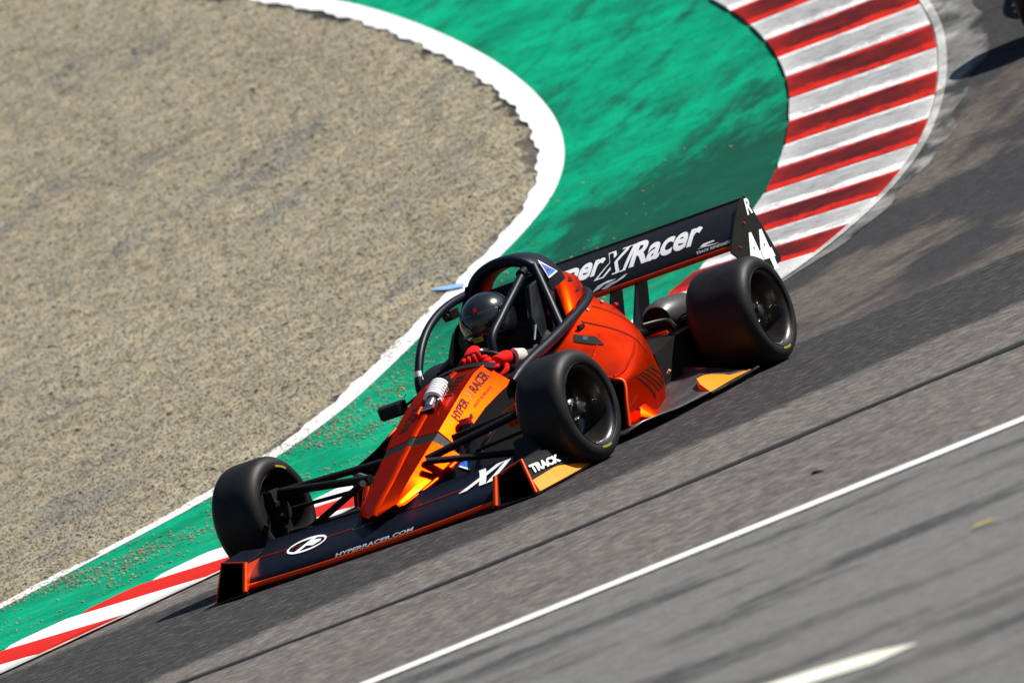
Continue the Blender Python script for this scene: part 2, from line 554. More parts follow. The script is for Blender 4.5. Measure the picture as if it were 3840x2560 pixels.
def spline2(P, step=0.05):
    C2 = np.array(catmull(P, 24))
    seg = np.r_[0, np.cumsum(np.linalg.norm(np.diff(C2, axis=0), axis=1))]
    s_ = np.arange(0, seg[-1], step)
    return np.stack([np.interp(s_, seg, C2[:, 0]), np.interp(s_, seg, C2[:, 1])], 1), s_

def strip(name, A, B, cross, lift, mat, thick=0.0):
    """sheet between two matching polylines, draped on the terrain"""
    V, F = [], []
    n = len(A)
    for i in range(n):
        for k in range(cross + 1):
            t = k / cross
            x = A[i][0] * (1 - t) + B[i][0] * t; y = A[i][1] * (1 - t) + B[i][1] * t
            V.append((x, y, hgt(x, y) + lift))
    m = cross + 1
    for i in range(n - 1):
        for k in range(cross):
            F.append((i * m + k, i * m + k + 1, (i + 1) * m + k + 1, (i + 1) * m + k))
    return mesh(name, V, F, mat, smooth=180)

def resample(P, n):
    C2 = np.array(catmull(P, 16))
    seg = np.r_[0, np.cumsum(np.linalg.norm(np.diff(C2, axis=0), axis=1))]
    s_ = np.linspace(0, seg[-1], n)
    return np.stack([np.interp(s_, seg, C2[:, 0]), np.interp(s_, seg, C2[:, 1])], 1)

# one sheet to the horizon
def graded(a):
    return np.r_[-a[::-1], 0, a]
V, F = [], []
ga = np.r_[np.linspace(1, 40, 40), np.geomspace(45, 1500, 16)]
gs = graded(ga)
for gx in gs:
    for gy in gs:
        x = -1.362 - gx * CH[0] - gy * CH[1]; y = -gx * CH[1] + gy * CH[0]
        V.append((x, y, hgt(x, y) - 0.06))
n = len(gs)
F = [(i * n + j, (i + 1) * n + j, (i + 1) * n + j + 1, i * n + j + 1) for i in range(n - 1) for j in range(n - 1)]
struct(mesh("ground", V, F, 'gravel', smooth=180))
# unseen dry hill ring, added to cut horizon glare in reflections
V, F = [], []
for i in range(97):
    a = 2 * math.pi * i / 96
    for k, (rr_, hh) in enumerate(((190, -2), (240, 7), (300, 24), (380, 44), (480, 62), (620, 70), (900, 60))):
        nz_ = mnoise.noise(Vector((math.cos(a) * 2.2, math.sin(a) * 2.2, k * 0.35)))
        V.append((rr_ * math.cos(a), rr_ * math.sin(a), hh * (1 + 0.45 * nz_) + (8 if k > 0 else 0)))
F = [(i * 7 + k, (i + 1) * 7 + k, (i + 1) * 7 + k + 1, i * 7 + k + 1) for i in range(96) for k in range(6)]
struct(mesh("added_hill_ring", V, F, 'hill', smooth=180))
# asphalt
V, F = [], []
ax = np.arange(-40, 34.01, 0.5); ay = np.arange(-40, 40.01, 1.0)
for a in ax:
    for b in ay:
        x = -1.362 - a * CH[0] - b * CH[1]; y = -a * CH[1] + b * CH[0]
        V.append((x, y, hgt(x, y)))
n = len(ay)
F = [(i * n + j, (i + 1) * n + j, (i + 1) * n + j + 1, i * n + j + 1) for i in range(len(ax) - 1) for j in range(n - 1)]
struct(mesh("asphalt_track", V, F, 'asphalt', smooth=180))

# kerb: centre line, blocks across it
KC = [(-22.0, -11.6), (-19.0, -8.0), (-17.0, -6.1), (-15.4, -4.72), (-14.0, -3.70), (-12.9, -3.02), (-11.86, -2.50), (-10.9, -2.13), (-9.91, -1.82), (-8.83, -1.56), (-7.7, -1.40), (-6.5, -1.35), (-5.4, -1.43), (-4.4, -1.57), (-3.4, -1.76), (-2.5, -1.93), (-1.5, -2.13), (-0.6, -2.38), (0.5, -2.74), (2.0, -3.3), (4.5, -4.4), (9, -7)]
kc, ks = spline2(KC, 0.02)
ktan = np.gradient(kc, axis=0); ktan /= np.linalg.norm(ktan, axis=1)[:, None]
knor = np.stack([-ktan[:, 1], ktan[:, 0]], 1)          # towards the track
KW = 0.44
def kpt(s_, off):
    i = min(len(ks) - 1, max(0, int(round(s_ / 0.02))))
    return kc[i] + knor[i] * off
def s_near(p):
    return ks[np.argmin(np.linalg.norm(kc - np.array(p), axis=1))]
sA = s_near((-12.355, -2.735)); sB = s_near((-1.144, -2.104))
# red below sA start (white begins at sA); at sB red ends as well
nb = round((sB - sA) / 0.557); nb = nb if nb % 2 == 0 else nb + (1 if (sB - sA) / 0.557 > nb else -1)
pitch = (sB - sA) / nb
kerb = struct(link("kerb", bpy.data.meshes.new("kerb"), None))
# concrete bed of the kerb, raised, with a sloped outer lip
V, F = [], []
ki = np.arange(0, len(kc), 10)
prof = [(-0.452, -0.03), (-0.448, 0.004), (-KW, 0.010), (0.0, 0.010), (KW, 0.006), (0.47, 0.001), (0.50, -0.03)]
for i in ki:
    for off, z in prof:
        x, y = kc[i] + knor[i] * off
        V.append((x, y, hgt(x, y) + z))
m = len(prof)
F = [(a * m + j, a * m + j + 1, (a + 1) * m + j + 1, (a + 1) * m + j) for a in range(len(ki) - 1) for j in range(m - 1)]
bed = mesh("kerb_bed", V, F, 'scuff', kerb, 40)
k0 = int((sA - 4.5) / pitch)
for k in range(-24, nb + 12):
    s0 = sA + k * pitch; s1 = s0 + pitch
    if s0 < 1 or s1 > ks[-1] - 1: continue
    red = (k % 2 != 0)
    V, F, crown, use = [], [], [], []
    na, nc = 8, 10
    smid = (s0 + s1) / 2
    xm = kpt(smid, 0)[0]
    heavy = float(np.clip((-xm - 5.5) / 1.5, 0.0, 1.0)) * 0.92 + 0.04
    for a in range(na + 1):
        t = a / na
        tt = 0.012 + 0.976 * t
        for c_ in range(nc + 1):
            w = c_ / nc
            x, y = kpt(s0 + tt * pitch, -KW + 2 * KW * w)
            zb = 0.016 * (1 - w) + 0.010 * w
            dome = 0.012 * (1 - (2 * t - 1) ** 6)
            V.append((x, y, hgt(x, y) + zb + dome))
            crown.append(0.5 - abs(t - 0.5))
            use.append(heavy * (1.0 - 0.35 * abs(2 * w - 1) ** 4))
    mm = nc + 1
    F = [(a * mm + c_, a * mm + c_ + 1, (a + 1) * mm + c_ + 1, (a + 1) * mm + c_) for a in range(na) for c_ in range(nc)]
    nv = len(V)
    ring = [a * mm for a in range(na + 1)] + [na * mm + c_ for c_ in range(1, mm)] + [a * mm + nc for a in range(na - 1, -1, -1)] + [c_ for c_ in range(nc - 1, 0, -1)]
    for r_ in ring:
        x, y, z = V[r_]
        V.append((x, y, z - 0.03)); crown.append(0.0); use.append(0.0)
    for q in range(len(ring)):
        F.append((ring[q], ring[(q + 1) % len(ring)], nv + (q + 1) % len(ring), nv + q))
    me = bpy.data.meshes.new("kerb_block")
    me.from_pydata([tuple(map(float, v)) for v in V], [], F)
    bm = bmesh.new(); bm.from_mesh(me); bmesh.ops.recalc_face_normals(bm, faces=bm.faces); bm.to_mesh(me); bm.free()
    for nm, arr in (("crown", crown), ("use", use)):
        at = me.attributes.new(nm, 'FLOAT', 'POINT')
        at.data.foreach_set("value", np.array(arr, dtype=np.float32))
    link("kerb_block", me, 'kred' if red else 'kwhite', kerb, 50)

# scuffed white edging outside the kerb
sel = [i for i in range(0, len(kc), 5) if -19 < kc[i][0] < -5.2]
wv = lambda s_: 0.03 * math.sin(s_ * 3.1) + 0.02 * math.sin(s_ * 7.7)
A = [kc[i] + knor[i] * 0.49 for i in sel]
B = [kc[i] + knor[i] * (0.49 + min(1.0, (-5.0 - kc[i][0]) / 2.5) * (0.12 + 0.15 * min(1, max(0, (-kc[i][0] - 9.5) / 2.0)) + wv(ks[i]))) for i in sel]
struct(strip("scuffed_edge_line", A, B, 2, 0.005, 'scuff'))
# white line along the near kerb edge
sel = [i for i in range(0, len(kc), 5) if -19 < kc[i][0] < 8]
struct(strip("kerb_edge_line", [kc[i] + knor[i] * 0.45 for i in sel], [kc[i] + knor[i] * 0.50 for i in sel], 1, 0.012, 'wornline'))

# white boundary line of the green run-off
WR = [(-24, -17.0), (-20.5, -12.4), (-18.4, -9.75), (-16.867, -8.096), (-15.656, -7.009), (-14.341, -5.989), (-13.219, -5.223), (-12.157, -4.602), (-11.269, -4.198), (-10.519, -3.97), (-9.86, -3.876), (-9.2, -3.84), (-8.147, -3.77), (-7.3, -3.69), (-6.421, -3.61), (-5.5, -3.62), (-4.7, -3.75), (-4.043, -3.93), (-3.16, -4.13), (-2, -4.45), (0, -5.1), (4, -6.8), (8, -9.2)]
wr, ws = spline2(WR, 0.04)
wt = np.gradient(wr, axis=0); wt /= np.linalg.norm(wt, axis=1)[:, None]
wn = np.stack([wt[:, 1], -wt[:, 0]], 1)                # towards the gravel
wl = np.array([wr[i] + wn[i] * (0.165 + 0.012 * math.sin(ws[i] * 9.0) + 0.01 * math.sin(ws[i] * 23.0)) for i in range(len(wr))])
struct(strip("white_boundary_line", wr[::2], wl[::2], 2, 0.009, 'line'))
# green strip between line and kerb
gi = resample(WR, 420)
ko = np.array([kc[i] - knor[i] * 0.45 for i in range(len(kc))])
gk = []
for p in gi:
    gk.append(ko[np.argmin(np.linalg.norm(ko - p, axis=1))])
gk = np.array(gk)
for _ in range(30):
    gk[1:-1] = 0.5 * gk[1:-1] + 0.25 * (gk[2:] + gk[:-2])
gk2 = np.array([ko[np.argmin(np.linalg.norm(ko - p, axis=1))] for p in gk])
gi2 = gi + np.array([wn[np.argmin(np.linalg.norm(wr - p, axis=1))] for p in gi]) * 0.05
struct(strip("green_runoff", gi2, gk2, 14, 0.005, 'green'))

# blue marker smear on the line
V = []
for p, lift in (((-8.76, -3.84), 0), ((-8.86, -3.90), 0), ((-8.90, -3.99), 0), ((-8.93, -4.16), 0), ((-8.85, -4.05), 0), ((-8.79, -3.95), 0)):
    V.append((p[0], p[1], hgt(*p) + 0.02))
struct(mesh("blue_paint_mark", V, [tuple(range(6))], 'bluepaint'))

# gravel bed: sinks under the painted edge, heaps a little beyond it
gx0, gx1, gy0, gy1, st = -24.0, 6.0, -17.0, -3.4, 0.055
nx = int((gx1 - gx0) / st) + 1; ny = int((gy1 - gy0) / st) + 1
XX, YY = np.meshgrid(gx0 + st * np.arange(nx), gy0 + st * np.arange(ny), indexing='ij')
# signed distance to line (positive on the gravel side)
yl = np.interp(XX, wl[:, 0], wl[:, 1])
slope = np.interp(XX, wl[:, 0], np.gradient(wl[:, 1], wl[:, 0]))
sd = (yl - YY) / np.sqrt(1 + slope ** 2)
keep = (sd > -0.45) & (sd < 9.5)
idx = -np.ones(XX.shape, int)
idx[keep] = np.arange(keep.sum())
V = []
for i, j in zip(*np.where(keep)):
    x, y, s_ = XX[i, j], YY[i, j], sd[i, j]
    b = mnoise.noise(Vector((x * 0.9, y * 0.9, 0.3))); c_ = mnoise.noise(Vector((x * 4.2, y * 4.2, 2.3))); e = mnoise.noise(Vector((x * 13, y * 13, 5.3)))
    near = min(1, max(0, (x + 9.0) / 4.0))
    lim = -0.004 + 0.11 * s_ + (0.010 + 0.020 * near) * (b + 0.7 * c_) + 0.004 * near
    top = 0.034 + 0.020 * b + 0.010 * c_
    z = hgt(x, y) + max(-0.03, min(top, lim)) + 0.010 * e
    V.append((x, y, z))
F = []
for i in range(nx - 1):
    row = idx[i]; row2 = idx[i + 1]
    for j in range(ny - 1):
        q = (row[j], row2[j], row2[j + 1], row[j + 1])
        if min(q) >= 0: F.append(q)
gb = struct(mesh("gravel_bed", V, F, 'gravel', smooth=180))

# stones: scattered over the bed by geometry nodes
def scatter(src_obj, name, density, smin, smax, mat, seed, zmask=None):
    o = bpy.data.objects.new(name, src_obj.data.copy())
    COL.objects.link(o)
    o.data.materials.clear(); o.data.materials.append(M[mat])
    tr = bpy.data.node_groups.new(name, 'GeometryNodeTree')
    tr.interface.new_socket("Geometry", in_out='INPUT', socket_type='NodeSocketGeometry')
    tr.interface.new_socket("Geometry", in_out='OUTPUT', socket_type='NodeSocketGeometry')
    N = tr.nodes
    gi_, go_ = N.new('NodeGroupInput'), N.new('NodeGroupOutput')
    dp = N.new('GeometryNodeDistributePointsOnFaces'); dp.inputs['Density'].default_value = density; dp.inputs['Seed'].default_value = seed
    ico = N.new('GeometryNodeMeshIcoSphere'); ico.inputs['Subdivisions'].default_value = 1; ico.inputs['Radius'].default_value = 1.0
    sm_ = N.new('GeometryNodeSetMaterial'); sm_.inputs['Material'].default_value = M[mat]
    sp = N.new('GeometryNodeSetPosition')
    nz = N.new('FunctionNodeRandomValue'); nz.data_type = 'FLOAT_VECTOR'
    nz.inputs[0].default_value = (-0.28, -0.28, -0.28); nz.inputs[1].default_value = (0.28, 0.28, 0.28)
    iop = N.new('GeometryNodeInstanceOnPoints')
    rr = N.new('FunctionNodeRandomValue'); rr.data_type = 'FLOAT_VECTOR'; rr.inputs[0].default_value = (-0.5, -0.5, 0); rr.inputs[1].default_value = (0.5, 0.5, 6.28)
    rs = N.new('FunctionNodeRandomValue'); rs.data_type = 'FLOAT_VECTOR'
    rs.inputs[0].default_value = (smin, smin, smin * 0.6); rs.inputs[1].default_value = (smax, smax * 0.8, smax * 0.55)
    rr.inputs['Seed'].default_value = seed + 3; rs.inputs['Seed'].default_value = seed + 5
    Lk = tr.links.new
    Lk(gi_.outputs[0], dp.inputs[0])
    Lk(ico.outputs[0], sp.inputs[0]); Lk(nz.outputs[0], sp.inputs['Offset']); Lk(sp.outputs[0], sm_.inputs[0])
    Lk(dp.outputs['Points'], iop.inputs['Points']); Lk(sm_.outputs[0], iop.inputs['Instance'])
    Lk(rr.outputs[0], iop.inputs['Rotation']); Lk(rs.outputs[0], iop.inputs['Scale'])
    Lk(iop.outputs[0], go_.inputs[0])
    md = o.modifiers.new("scatter", 'NODES'); md.node_group = tr
    o["kind"] = "stuff"
    return o
tag(scatter(gb, "gravel_stones", 1000, 0.005, 0.014, 'stone', 1), "loose tan and grey gravel stones covering the run-off bed", "gravel")
tag(scatter(gb, "gravel_cobbles", 12, 0.014, 0.026, 'stone', 11), "scattered larger stones lying on the tan gravel bed", "stones")

# stones thrown onto the green paint
def stones(name, pts, label):
    base = bmesh.new(); bmesh.ops.create_icosphere(base, subdivisions=1, radius=1.0)
    bv = [np.array(v.co) for v in base.verts]; bf = [tuple(v.index for v in f.verts) for f in base.faces]; base.free()
    V, F = [], []
    for x, y, z, s_ in pts:
        o = len(V); a = random.random() * 6.28; ca, sa = math.cos(a), math.sin(a)
        k = (random.uniform(0.8, 1.5), random.uniform(0.7, 1.1), random.uniform(0.45, 0.7))
        for v in bv:
            p = v * (1 + random.uniform(-0.2, 0.2)) * s_
            px, py, pz = p[0] * k[0], p[1] * k[1], p[2] * k[2]
            V.append((x + ca * px - sa * py, y + sa * px + ca * py, z + pz))
        F += [tuple(i + o for i in f) for f in bf]
    o = mesh(name, V, F, 'stone')
    o["kind"] = "stuff"
    return tag(o, label, "gravel")
pts = []
while len(pts) < 5200:
    x = random.uniform(-10.5, 1.5); i = int(np.argmin(abs(wr[:, 0] - x)))
    t = random.random() ** 1.7 * 1.6 - 0.2
    p = wr[i] - wn[i] * t
    cl = mnoise.noise(Vector((p[0] * 1.3, p[1] * 2.2, 7.1)))
    w = min(1, max(0.06, (p[0] + 9.5) / 4.0))
    if random.random() < max(0.03, (0.35 + 1.6 * cl)) * w * (1.0 if t < 0.9 else 0.4):
        pts.append((p[0], p[1], hgt(p[0], p[1]) + 0.008, random.uniform(0.004, 0.010)))
stones("spilled_gravel", pts, "tan gravel spilled across the green run-off paint")

# near side: bitumen seam, white line, tapered mark, leaf
seamA = resample([(-6.0, 7.2), (-1.4, 5.2), (0.45, 4.24), (1.266, 3.584), (2.025, 2.907), (2.709, 2.30), (3.355, 1.60), (3.671, 0.954), (3.80, 0.4), (3.9, -1.2), (3.6, -4)], 90)
tn = np.gradient(seamA, axis=0); tn /= np.linalg.norm(tn, axis=1)[:, None]
seamB = seamA + np.stack([-tn[:, 1], tn[:, 0]], 1) * np.array([[0.17 + 0.03 * math.sin(i * 0.9) + 0.02 * math.sin(i * 2.3)] for i in range(90)]) * np.linspace(1.25, 0.45, 90)[:, None]
struct(strip("bitumen_seam", seamA, seamB, 1, 0.005, 'tarseam'))
wa = resample([(-1.5, 12.5), (2.5, 7.65), (4.701, 4.977), (5.282, 4.229), (5.689, 3.68), (6.44, 2.73), (8.5, 0.1), (11, -3.2)], 60)
wd = np.array([0.634, -0.774]); wno = np.array([0.774, 0.634])
struct(strip("white_track_line", wa, wa + wno * 0.20, 1, 0.006, 'line'))
V = [(11.13, 7.20), (10.965, 6.96), (10.92, 6.744), (10.90, 6.5), (10.88, 6.0), (10.9, 5.2), (11.35, 5.3), (11.33, 6.2), (11.29, 6.6), (11.255, 6.843), (11.29, 7.10)]
struct(mesh("tapered_road_mark", [(x, y, 0.006) for x, y in V], [tuple(range(len(V)))], 'line_cream'))
# dark tapering streak by the second car
sk = resample([(-11.95, -1.75), (-12.2, -1.35), (-12.6, -0.8), (-13.2, 0.2), (-14.2, 1.6)], 20)
tn = np.gradient(sk, axis=0); tn /= np.linalg.norm(tn, axis=1)[:, None]
struct(strip("dark_streak", sk, sk + np.stack([-tn[:, 1], tn[:, 0]], 1) * np.linspace(0.005, 0.16, 20)[:, None], 1, 0.006, 'tarseam'))
lf = [(0, 0), (0.03, 0.022), (0.075, 0.02), (0.11, 0.0), (0.075, -0.02), (0.03, -0.018)]
V = [(8.25 - y * 1.0 - x * 0.45, 6.2 + x * 0.9 - y * 0.4, 0.012 + 0.02 * abs(y) * 10 * 0.3) for x, y in lf]
tag(mesh("fallen_leaf", *plate(V, 0.002, (0, 0, 1)), 'leaf'), "small yellow leaf lying on the grey asphalt at lower right", "leaf")
tag(mesh("asphalt_chip", *join(*[tube([(4.08, 3.75, 0.003), (4.10, 3.78, 0.007), (4.13, 3.83, 0.003)], [0.003, 0.016, 0.003], 7, 0.4)]), 'tarseam', smooth=180), "small black rubber scrap lying between dark seam and white line", "debris")

# ================================================================== the race car
def root(name, loc=(0, 0, 0)):
    o = bpy.data.objects.new(name, None)
    o.empty_display_size = 0.3
    o.location = loc
    COL.objects.link(o)
    return o
car = root("race_car")
tag(car, "orange and black open-wheel race car number 44 leaning through the bend in the foreground", "race car", "race cars on the track")

# --- wheels
WB, YF, YR, RF, RR_, WF, WR_ = 2.127, 0.936, 0.950, 0.264, 0.262, 0.246, 0.326
def wheel(name, x, side, yo, rad, w, steer, label):
    """built facing +y with the outer face at y=0, then turned to its side"""
    h_ = root(name); h_.parent = car; h_["label"] = label
    k = rad
    prof = [(-0.030, 0.176), (-0.010, 0.182), (0.002, 0.195), (0.006, 0.212), (0.002, 0.232), (-0.012, k - 0.016), (-0.026, k - 0.006), (-0.045, k - 0.001)]
    ws_ = np.linspace(-0.065, -w + 0.065, 5)
    prof += [(float(y), k + 0.001) for y in ws_]
    prof += [(-w + 0.045, k - 0.001), (-w + 0.026, k - 0.006), (-w + 0.012, k - 0.016), (-w - 0.002, 0.232), (-w - 0.006, 0.212), (-w - 0.002, 0.195), (-w + 0.01, 0.182), (-w + 0.030, 0.176)]
    ty = mesh("tyre", *lathe_y(prof, 96), 'rubber', h_, 60)
    # raised rings moulded in the sidewall
    for rr_, yy_ in ((0.192, 0.0), (0.236, -0.008)):
        ring = lathe_y([(yy_ - 0.003, rr_ - 0.004), (yy_ + 0.004, rr_), (yy_ - 0.004, rr_ + 0.004)], 72)
        mesh("sidewall_ring", *ring, 'rubber', ty, 60)
    # deep black rim: lip, barrel, dished centre
    rp = [(-0.028, 0.178), (-0.012, 0.186), (-0.008, 0.182), (-0.014, 0.174), (-0.026, 0.168), (-0.05, 0.163), (-0.075, 0.157), (-0.10, 0.152), (-0.135, 0.146), (-0.145, 0.135), (-0.15, 0.07), (-0.15, 0.002)]
    rim = mesh("rim", *lathe_y(rp, 72), 'alloy', h_, 40)
    ip = [(-w + 0.028, 0.178), (-w + 0.012, 0.186), (-w + 0.008, 0.182), (-w + 0.02, 0.170), (-w + 0.06, 0.158), (-0.16, 0.15), (-0.165, 0.10), (-0.165, 0.002)]
    mesh("inner_barrel", *lathe_y(ip, 56), 'matt', rim, 40)
    for q in range(6):
        a = q * math.pi / 3 + 0.3
        c_, s_ = math.cos(a), math.sin(a)
        px = (-s_, c_)
        V = []
        for rr_, wd_, yy in ((0.035, 0.022, -0.095), (0.085, 0.014, -0.115), (0.145, 0.02, -0.128)):
            for sgn, dz in ((1, 0), (-1, 0), (-1, -0.02), (1, -0.02)):
                V.append((rr_ * c_ + sgn * wd_ * px[0], yy + dz, rr_ * s_ + sgn * wd_ * px[1]))
        secs = [V[0:4], V[4:8], V[8:12]]
        mesh("spoke", *loft(secs), 'gloss', rim, 40, bevel=0.003)
    mesh("hub", *lathe_y([(-0.14, 0.06), (-0.10, 0.058), (-0.085, 0.045), (-0.08, 0.03), (-0.055, 0.028), (-0.05, 0.02), (-0.05, 0.001)], 24), 'alloy', rim, 40)
    for q in range(4):
        a = q * math.pi / 2 + 0.5
        mesh("wheel_bolt", *lathe_y([(-0.09, 0.009), (-0.072, 0.009), (-0.068, 0.006), (-0.068, 0.0005)], 6), 'steel', rim, 40).location = (0.045 * math.cos(a), 0, 0.045 * math.sin(a))
    V, F = [], []
    a0 = -1.75 if side > 0 else 1.0
    for q in range(9):
        a = a0 + q * 0.05
        for rr_ in (0.199, 0.209):
            V.append((rr_ * math.cos(a), 0.0085 if side > 0 else 0.0085, rr_ * math.sin(a)))
    F = [(2 * q, 2 * q + 1, 2 * q + 3, 2 * q + 2) for q in range(8)]
    if side > 0:
        mesh("sidewall_mark", V, F, 'yellow', ty)
    else:
        mesh("sidewall_mark", [(v[0], -w - 0.0085, v[2]) for v in V], F, 'yellow', ty)
    if side > 0:
        h_.matrix_local = Matrix.Translation((x, yo, rad)) @ Matrix.Rotation(-steer, 4, 'Z')
    else:
        h_.matrix_local = Matrix.Translation((x, -yo, rad)) @ Matrix.Rotation(-steer, 4, 'Z') @ Matrix.Rotation(math.pi, 4, 'Z') @ Matrix.Scale(1, 4)
    return h_
ST = R(5.3)
wheel("wheel", 0.0, 1, YF, RF, WF, ST, "front wheel nearest the camera, turned into the bend")
wheel("wheel", 0.0, -1, YF, RF, WF, ST, "front wheel on the far side, nearest the kerb")
wheel("wheel", -WB, 1, YR, RR_, WR_, 0, "wide rear wheel nearest the camera")
wheel("wheel", -WB, -1, YR - 0.075, RR_, WR_, 0, "wide rear wheel hidden behind the bodywork")

# --- nose cone and chassis: flat-sided wedge with a ridge down the middle
def sec(x, ridge, crease, mid, low, bot, sharp=0.0):
    """half section from ridge to underside; mirrored. each arg (y,z)"""
    r_ = [(0.0, ridge), (0.014, ridge - 0.004), (0.022, ridge - 0.010), crease, mid, low, bot]
    L_ = [(x + (sharp if i < 3 else 0.0), y, z) for i, (y, z) in enumerate(r_)]
    Rr = [(p[0], -p[1], p[2]) for p in L_[1:]][::-1]
    return L_ + Rr
nose_secs = [
    sec(0.492, 0.150, (0.092, 0.158), (0.098, 0.150), (0.100, 0.142), (0.085, 0.125), 0.075),
    sec(0.470, 0.176, (0.096, 0.170), (0.108, 0.158), (0.113, 0.142), (0.095, 0.118), 0.055),
    sec(0.30, 0.252, (0.109, 0.236), (0.142, 0.203), (0.166, 0.176), (0.12, 0.12), 0.0),
    sec(0.15, 0.308, (0.122, 0.290), (0.170, 0.245), (0.208, 0.208), (0.15, 0.12), 0.0),
    sec(0.02, 0.356, (0.134, 0.337), (0.196, 0.284), (0.240, 0.240), (0.17, 0.12), 0.0),
]
V, F = loft(nose_secs)
nose = mesh("nose_cone", V, F, 'paint', car, 24)
nose.data.materials.append(M['matt'])
for p_ in nose.data.polygons:
    zz = [nose.data.vertices[i].index % 13 for i in p_.vertices]
    if len(zz) == 4 and all(4 < q < 9 for q in zz) : p_.material_index = 1

# lower lip of the nose flank, bright rounded edge
for sg in (1, -1):
    pth = [(0.47, sg * 0.112, 0.140), (0.30, sg * 0.172, 0.170), (0.15, sg * 0.217, 0.200), (0.05, sg * 0.248, 0.226)]
    mesh("nose_lip", *tube(pth, [0.006, 0.014, 0.020, 0.024], 10, 0.8), 'paint', nose, 60)
# black band between nose and chassis
band_secs = [sec(0.020, 0.3565, (0.1345, 0.3375), (0.1765, 0.2825), (0.213, 0.234), (0.17, 0.12)), sec(-0.060, 0.384, (0.140, 0.364), (0.173, 0.316), (0.203, 0.264), (0.17, 0.12))]
mesh("nose_seam_band", *loft([[(p[0], p[1] * 0.985, p[2] - 0.002) for p in s_] for s_ in band_secs]), 'matt', car, 24)
ch_secs = [
    sec(-0.060, 0.386, (0.142, 0.366), (0.174, 0.318), (0.204, 0.266), (0.17, 0.12)),
    sec(-0.20, 0.433, (0.150, 0.416), (0.184, 0.368), (0.216, 0.316), (0.18, 0.11)),
    sec(-0.40, 0.497, (0.152, 0.480), (0.191, 0.430), (0.230, 0.374), (0.20, 0.10)),
    sec(-0.58, 0.546, (0.152, 0.528), (0.198, 0.472), (0.248, 0.410), (0.22, 0.09)),
    sec(-0.70, 0.562, (0.150, 0.542), (0.203, 0.485), (0.258, 0.426), (0.23, 0.09)),
]
V, F = loft(ch_secs)
chassis = mesh("chassis", V, F, 'paint', car, 24)
chassis.data.materials.append(M['matt'])
for p_ in chassis.data.polygons:
    zz = [chassis.data.vertices[i].index % 13 for i in p_.vertices]
    if len(zz) == 4 and all(4 < q < 9 for q in zz) : p_.material_index = 1

# letters on both flanks of the chassis
def flank(sg, a_, b_):
    """surface function on the chassis skin: u front->rear along x, v from row b_ up to row a_"""
    xs_ = [s_[3][0] for s_ in ch_secs][::-1]
    def pt(x, k):
        ys_ = [s_[k][1] for s_ in ch_secs][::-1]; zs_ = [s_[k][2] for s_ in ch_secs][::-1]
        return np.array([x, np.interp(x, xs_, ys_), np.interp(x, xs_, zs_)])
    def f(u, v, lift=0.0):
        if sg < 0: u = 1 - u
        x = -0.07 - 0.62 * u
        p = pt(x, b_) * (1 - v) + pt(x, a_) * v
        ac = pt(x, a_) - pt(x, b_); al = pt(x - 0.02, b_) - pt(x + 0.02, b_)
        nn = np.cross(al, ac); nn /= np.linalg.norm(nn)
        if nn[2] < 0: nn = -nn
        p = p + nn * (0.0025 + lift)
        return (p[0], sg * p[1], p[2])
    return f
for sg in (1, -1):
    f = flank(sg, 3, 4)
    hs_ = (0.20, 0.47, 0.50, 0.59, 0.61, 0.92) if sg > 0 else (0.08, 0.35, 0.38, 0.48, 0.50, 0.80)
    lettering("flank_lettering", "HYPER", f, hs_[0], hs_[1], 0.06, 0.80, 'print', chassis, 0.1, 0.035, 1.0)
    lettering("flank_lettering", "X1", f, hs_[2], hs_[3], 0.06, 0.80, 'trim', chassis, 0.25, 0.02, 1.0)
    lettering("flank_lettering", "RACER", f, hs_[4], hs_[5], 0.06, 0.80, 'print', chassis, 0.1, 0.035, 1.0)
    f = flank(sg, 4, 5)
    lettering("flank_lettering", "TRACK RENEGADE", f, 0.45, 0.80, 0.52, 0.74, 'print', chassis, 0.2, 0.01, 1.0)
    mesh("flank_emblem", *patch(f, [[(0.31, 0.30), (0.35, 0.25), (0.38, 0.50), (0.36, 0.62), (0.32, 0.55)]], 0.001), 'print', chassis)
    f = flank(sg, 2, 3)
    lettering("deck_lettering", "HYPER" if sg > 0 else "RACER", f, 0.50, 0.86, 0.36, 0.70, 'print', chassis, 0.1, 0.03, 1.0)
# black keel and front bulkhead under the nose
keel = join(loft([[(x, y, z) for y, z in ((-w_, zt), (w_, zt), (w_ * 0.8, zb), (-w_ * 0.8, zb))] for x, w_, zt, zb in ((0.40, 0.07, 0.15, 0.10), (0.1, 0.15, 0.24, 0.06), (-0.2, 0.21, 0.33, 0.05), (-0.7, 0.26, 0.42, 0.04), (-1.2, 0.27, 0.44, 0.035), (-1.9, 0.22, 0.42, 0.035))]))
mesh("keel", *keel, 'matt', car, 30)
for sg in (1, -1):
    mesh("nose_strut", *plate([(0.46, sg * 0.05, 0.14), (0.36, sg * 0.05, 0.14), (0.38, sg * 0.05, 0.085), (0.52, sg * 0.05, 0.07)], 0.008, (0, 1, 0)), 'matt', car)
# blue arrow sticker on the bulkhead plate beside the nose
bp = mesh("bulkhead_plate", *plate([(0.20, 0.245, 0.10), (-0.14, 0.255, 0.10), (-0.14, 0.255, 0.27), (0.08, 0.25, 0.225), (0.17, 0.246, 0.19)], 0.008, (0.03, 1, 0)), 'navy', car)
mesh("blue_marker", *plate([(0.004, 0.260, 0.234), (0.108, 0.256, 0.196), (0.022, 0.260, 0.157), (-0.012, 0.260, 0.176)], 0.002, (0.03, 1, 0)), 'blue', bp)
mesh("blue_marker", *plate([(0.108, 0.2575, 0.196), (0.022, 0.2615, 0.157), (0.020, 0.2615, 0.166), (0.092, 0.258, 0.197)], 0.002, (0.03, 1, 0)), 'white', bp)

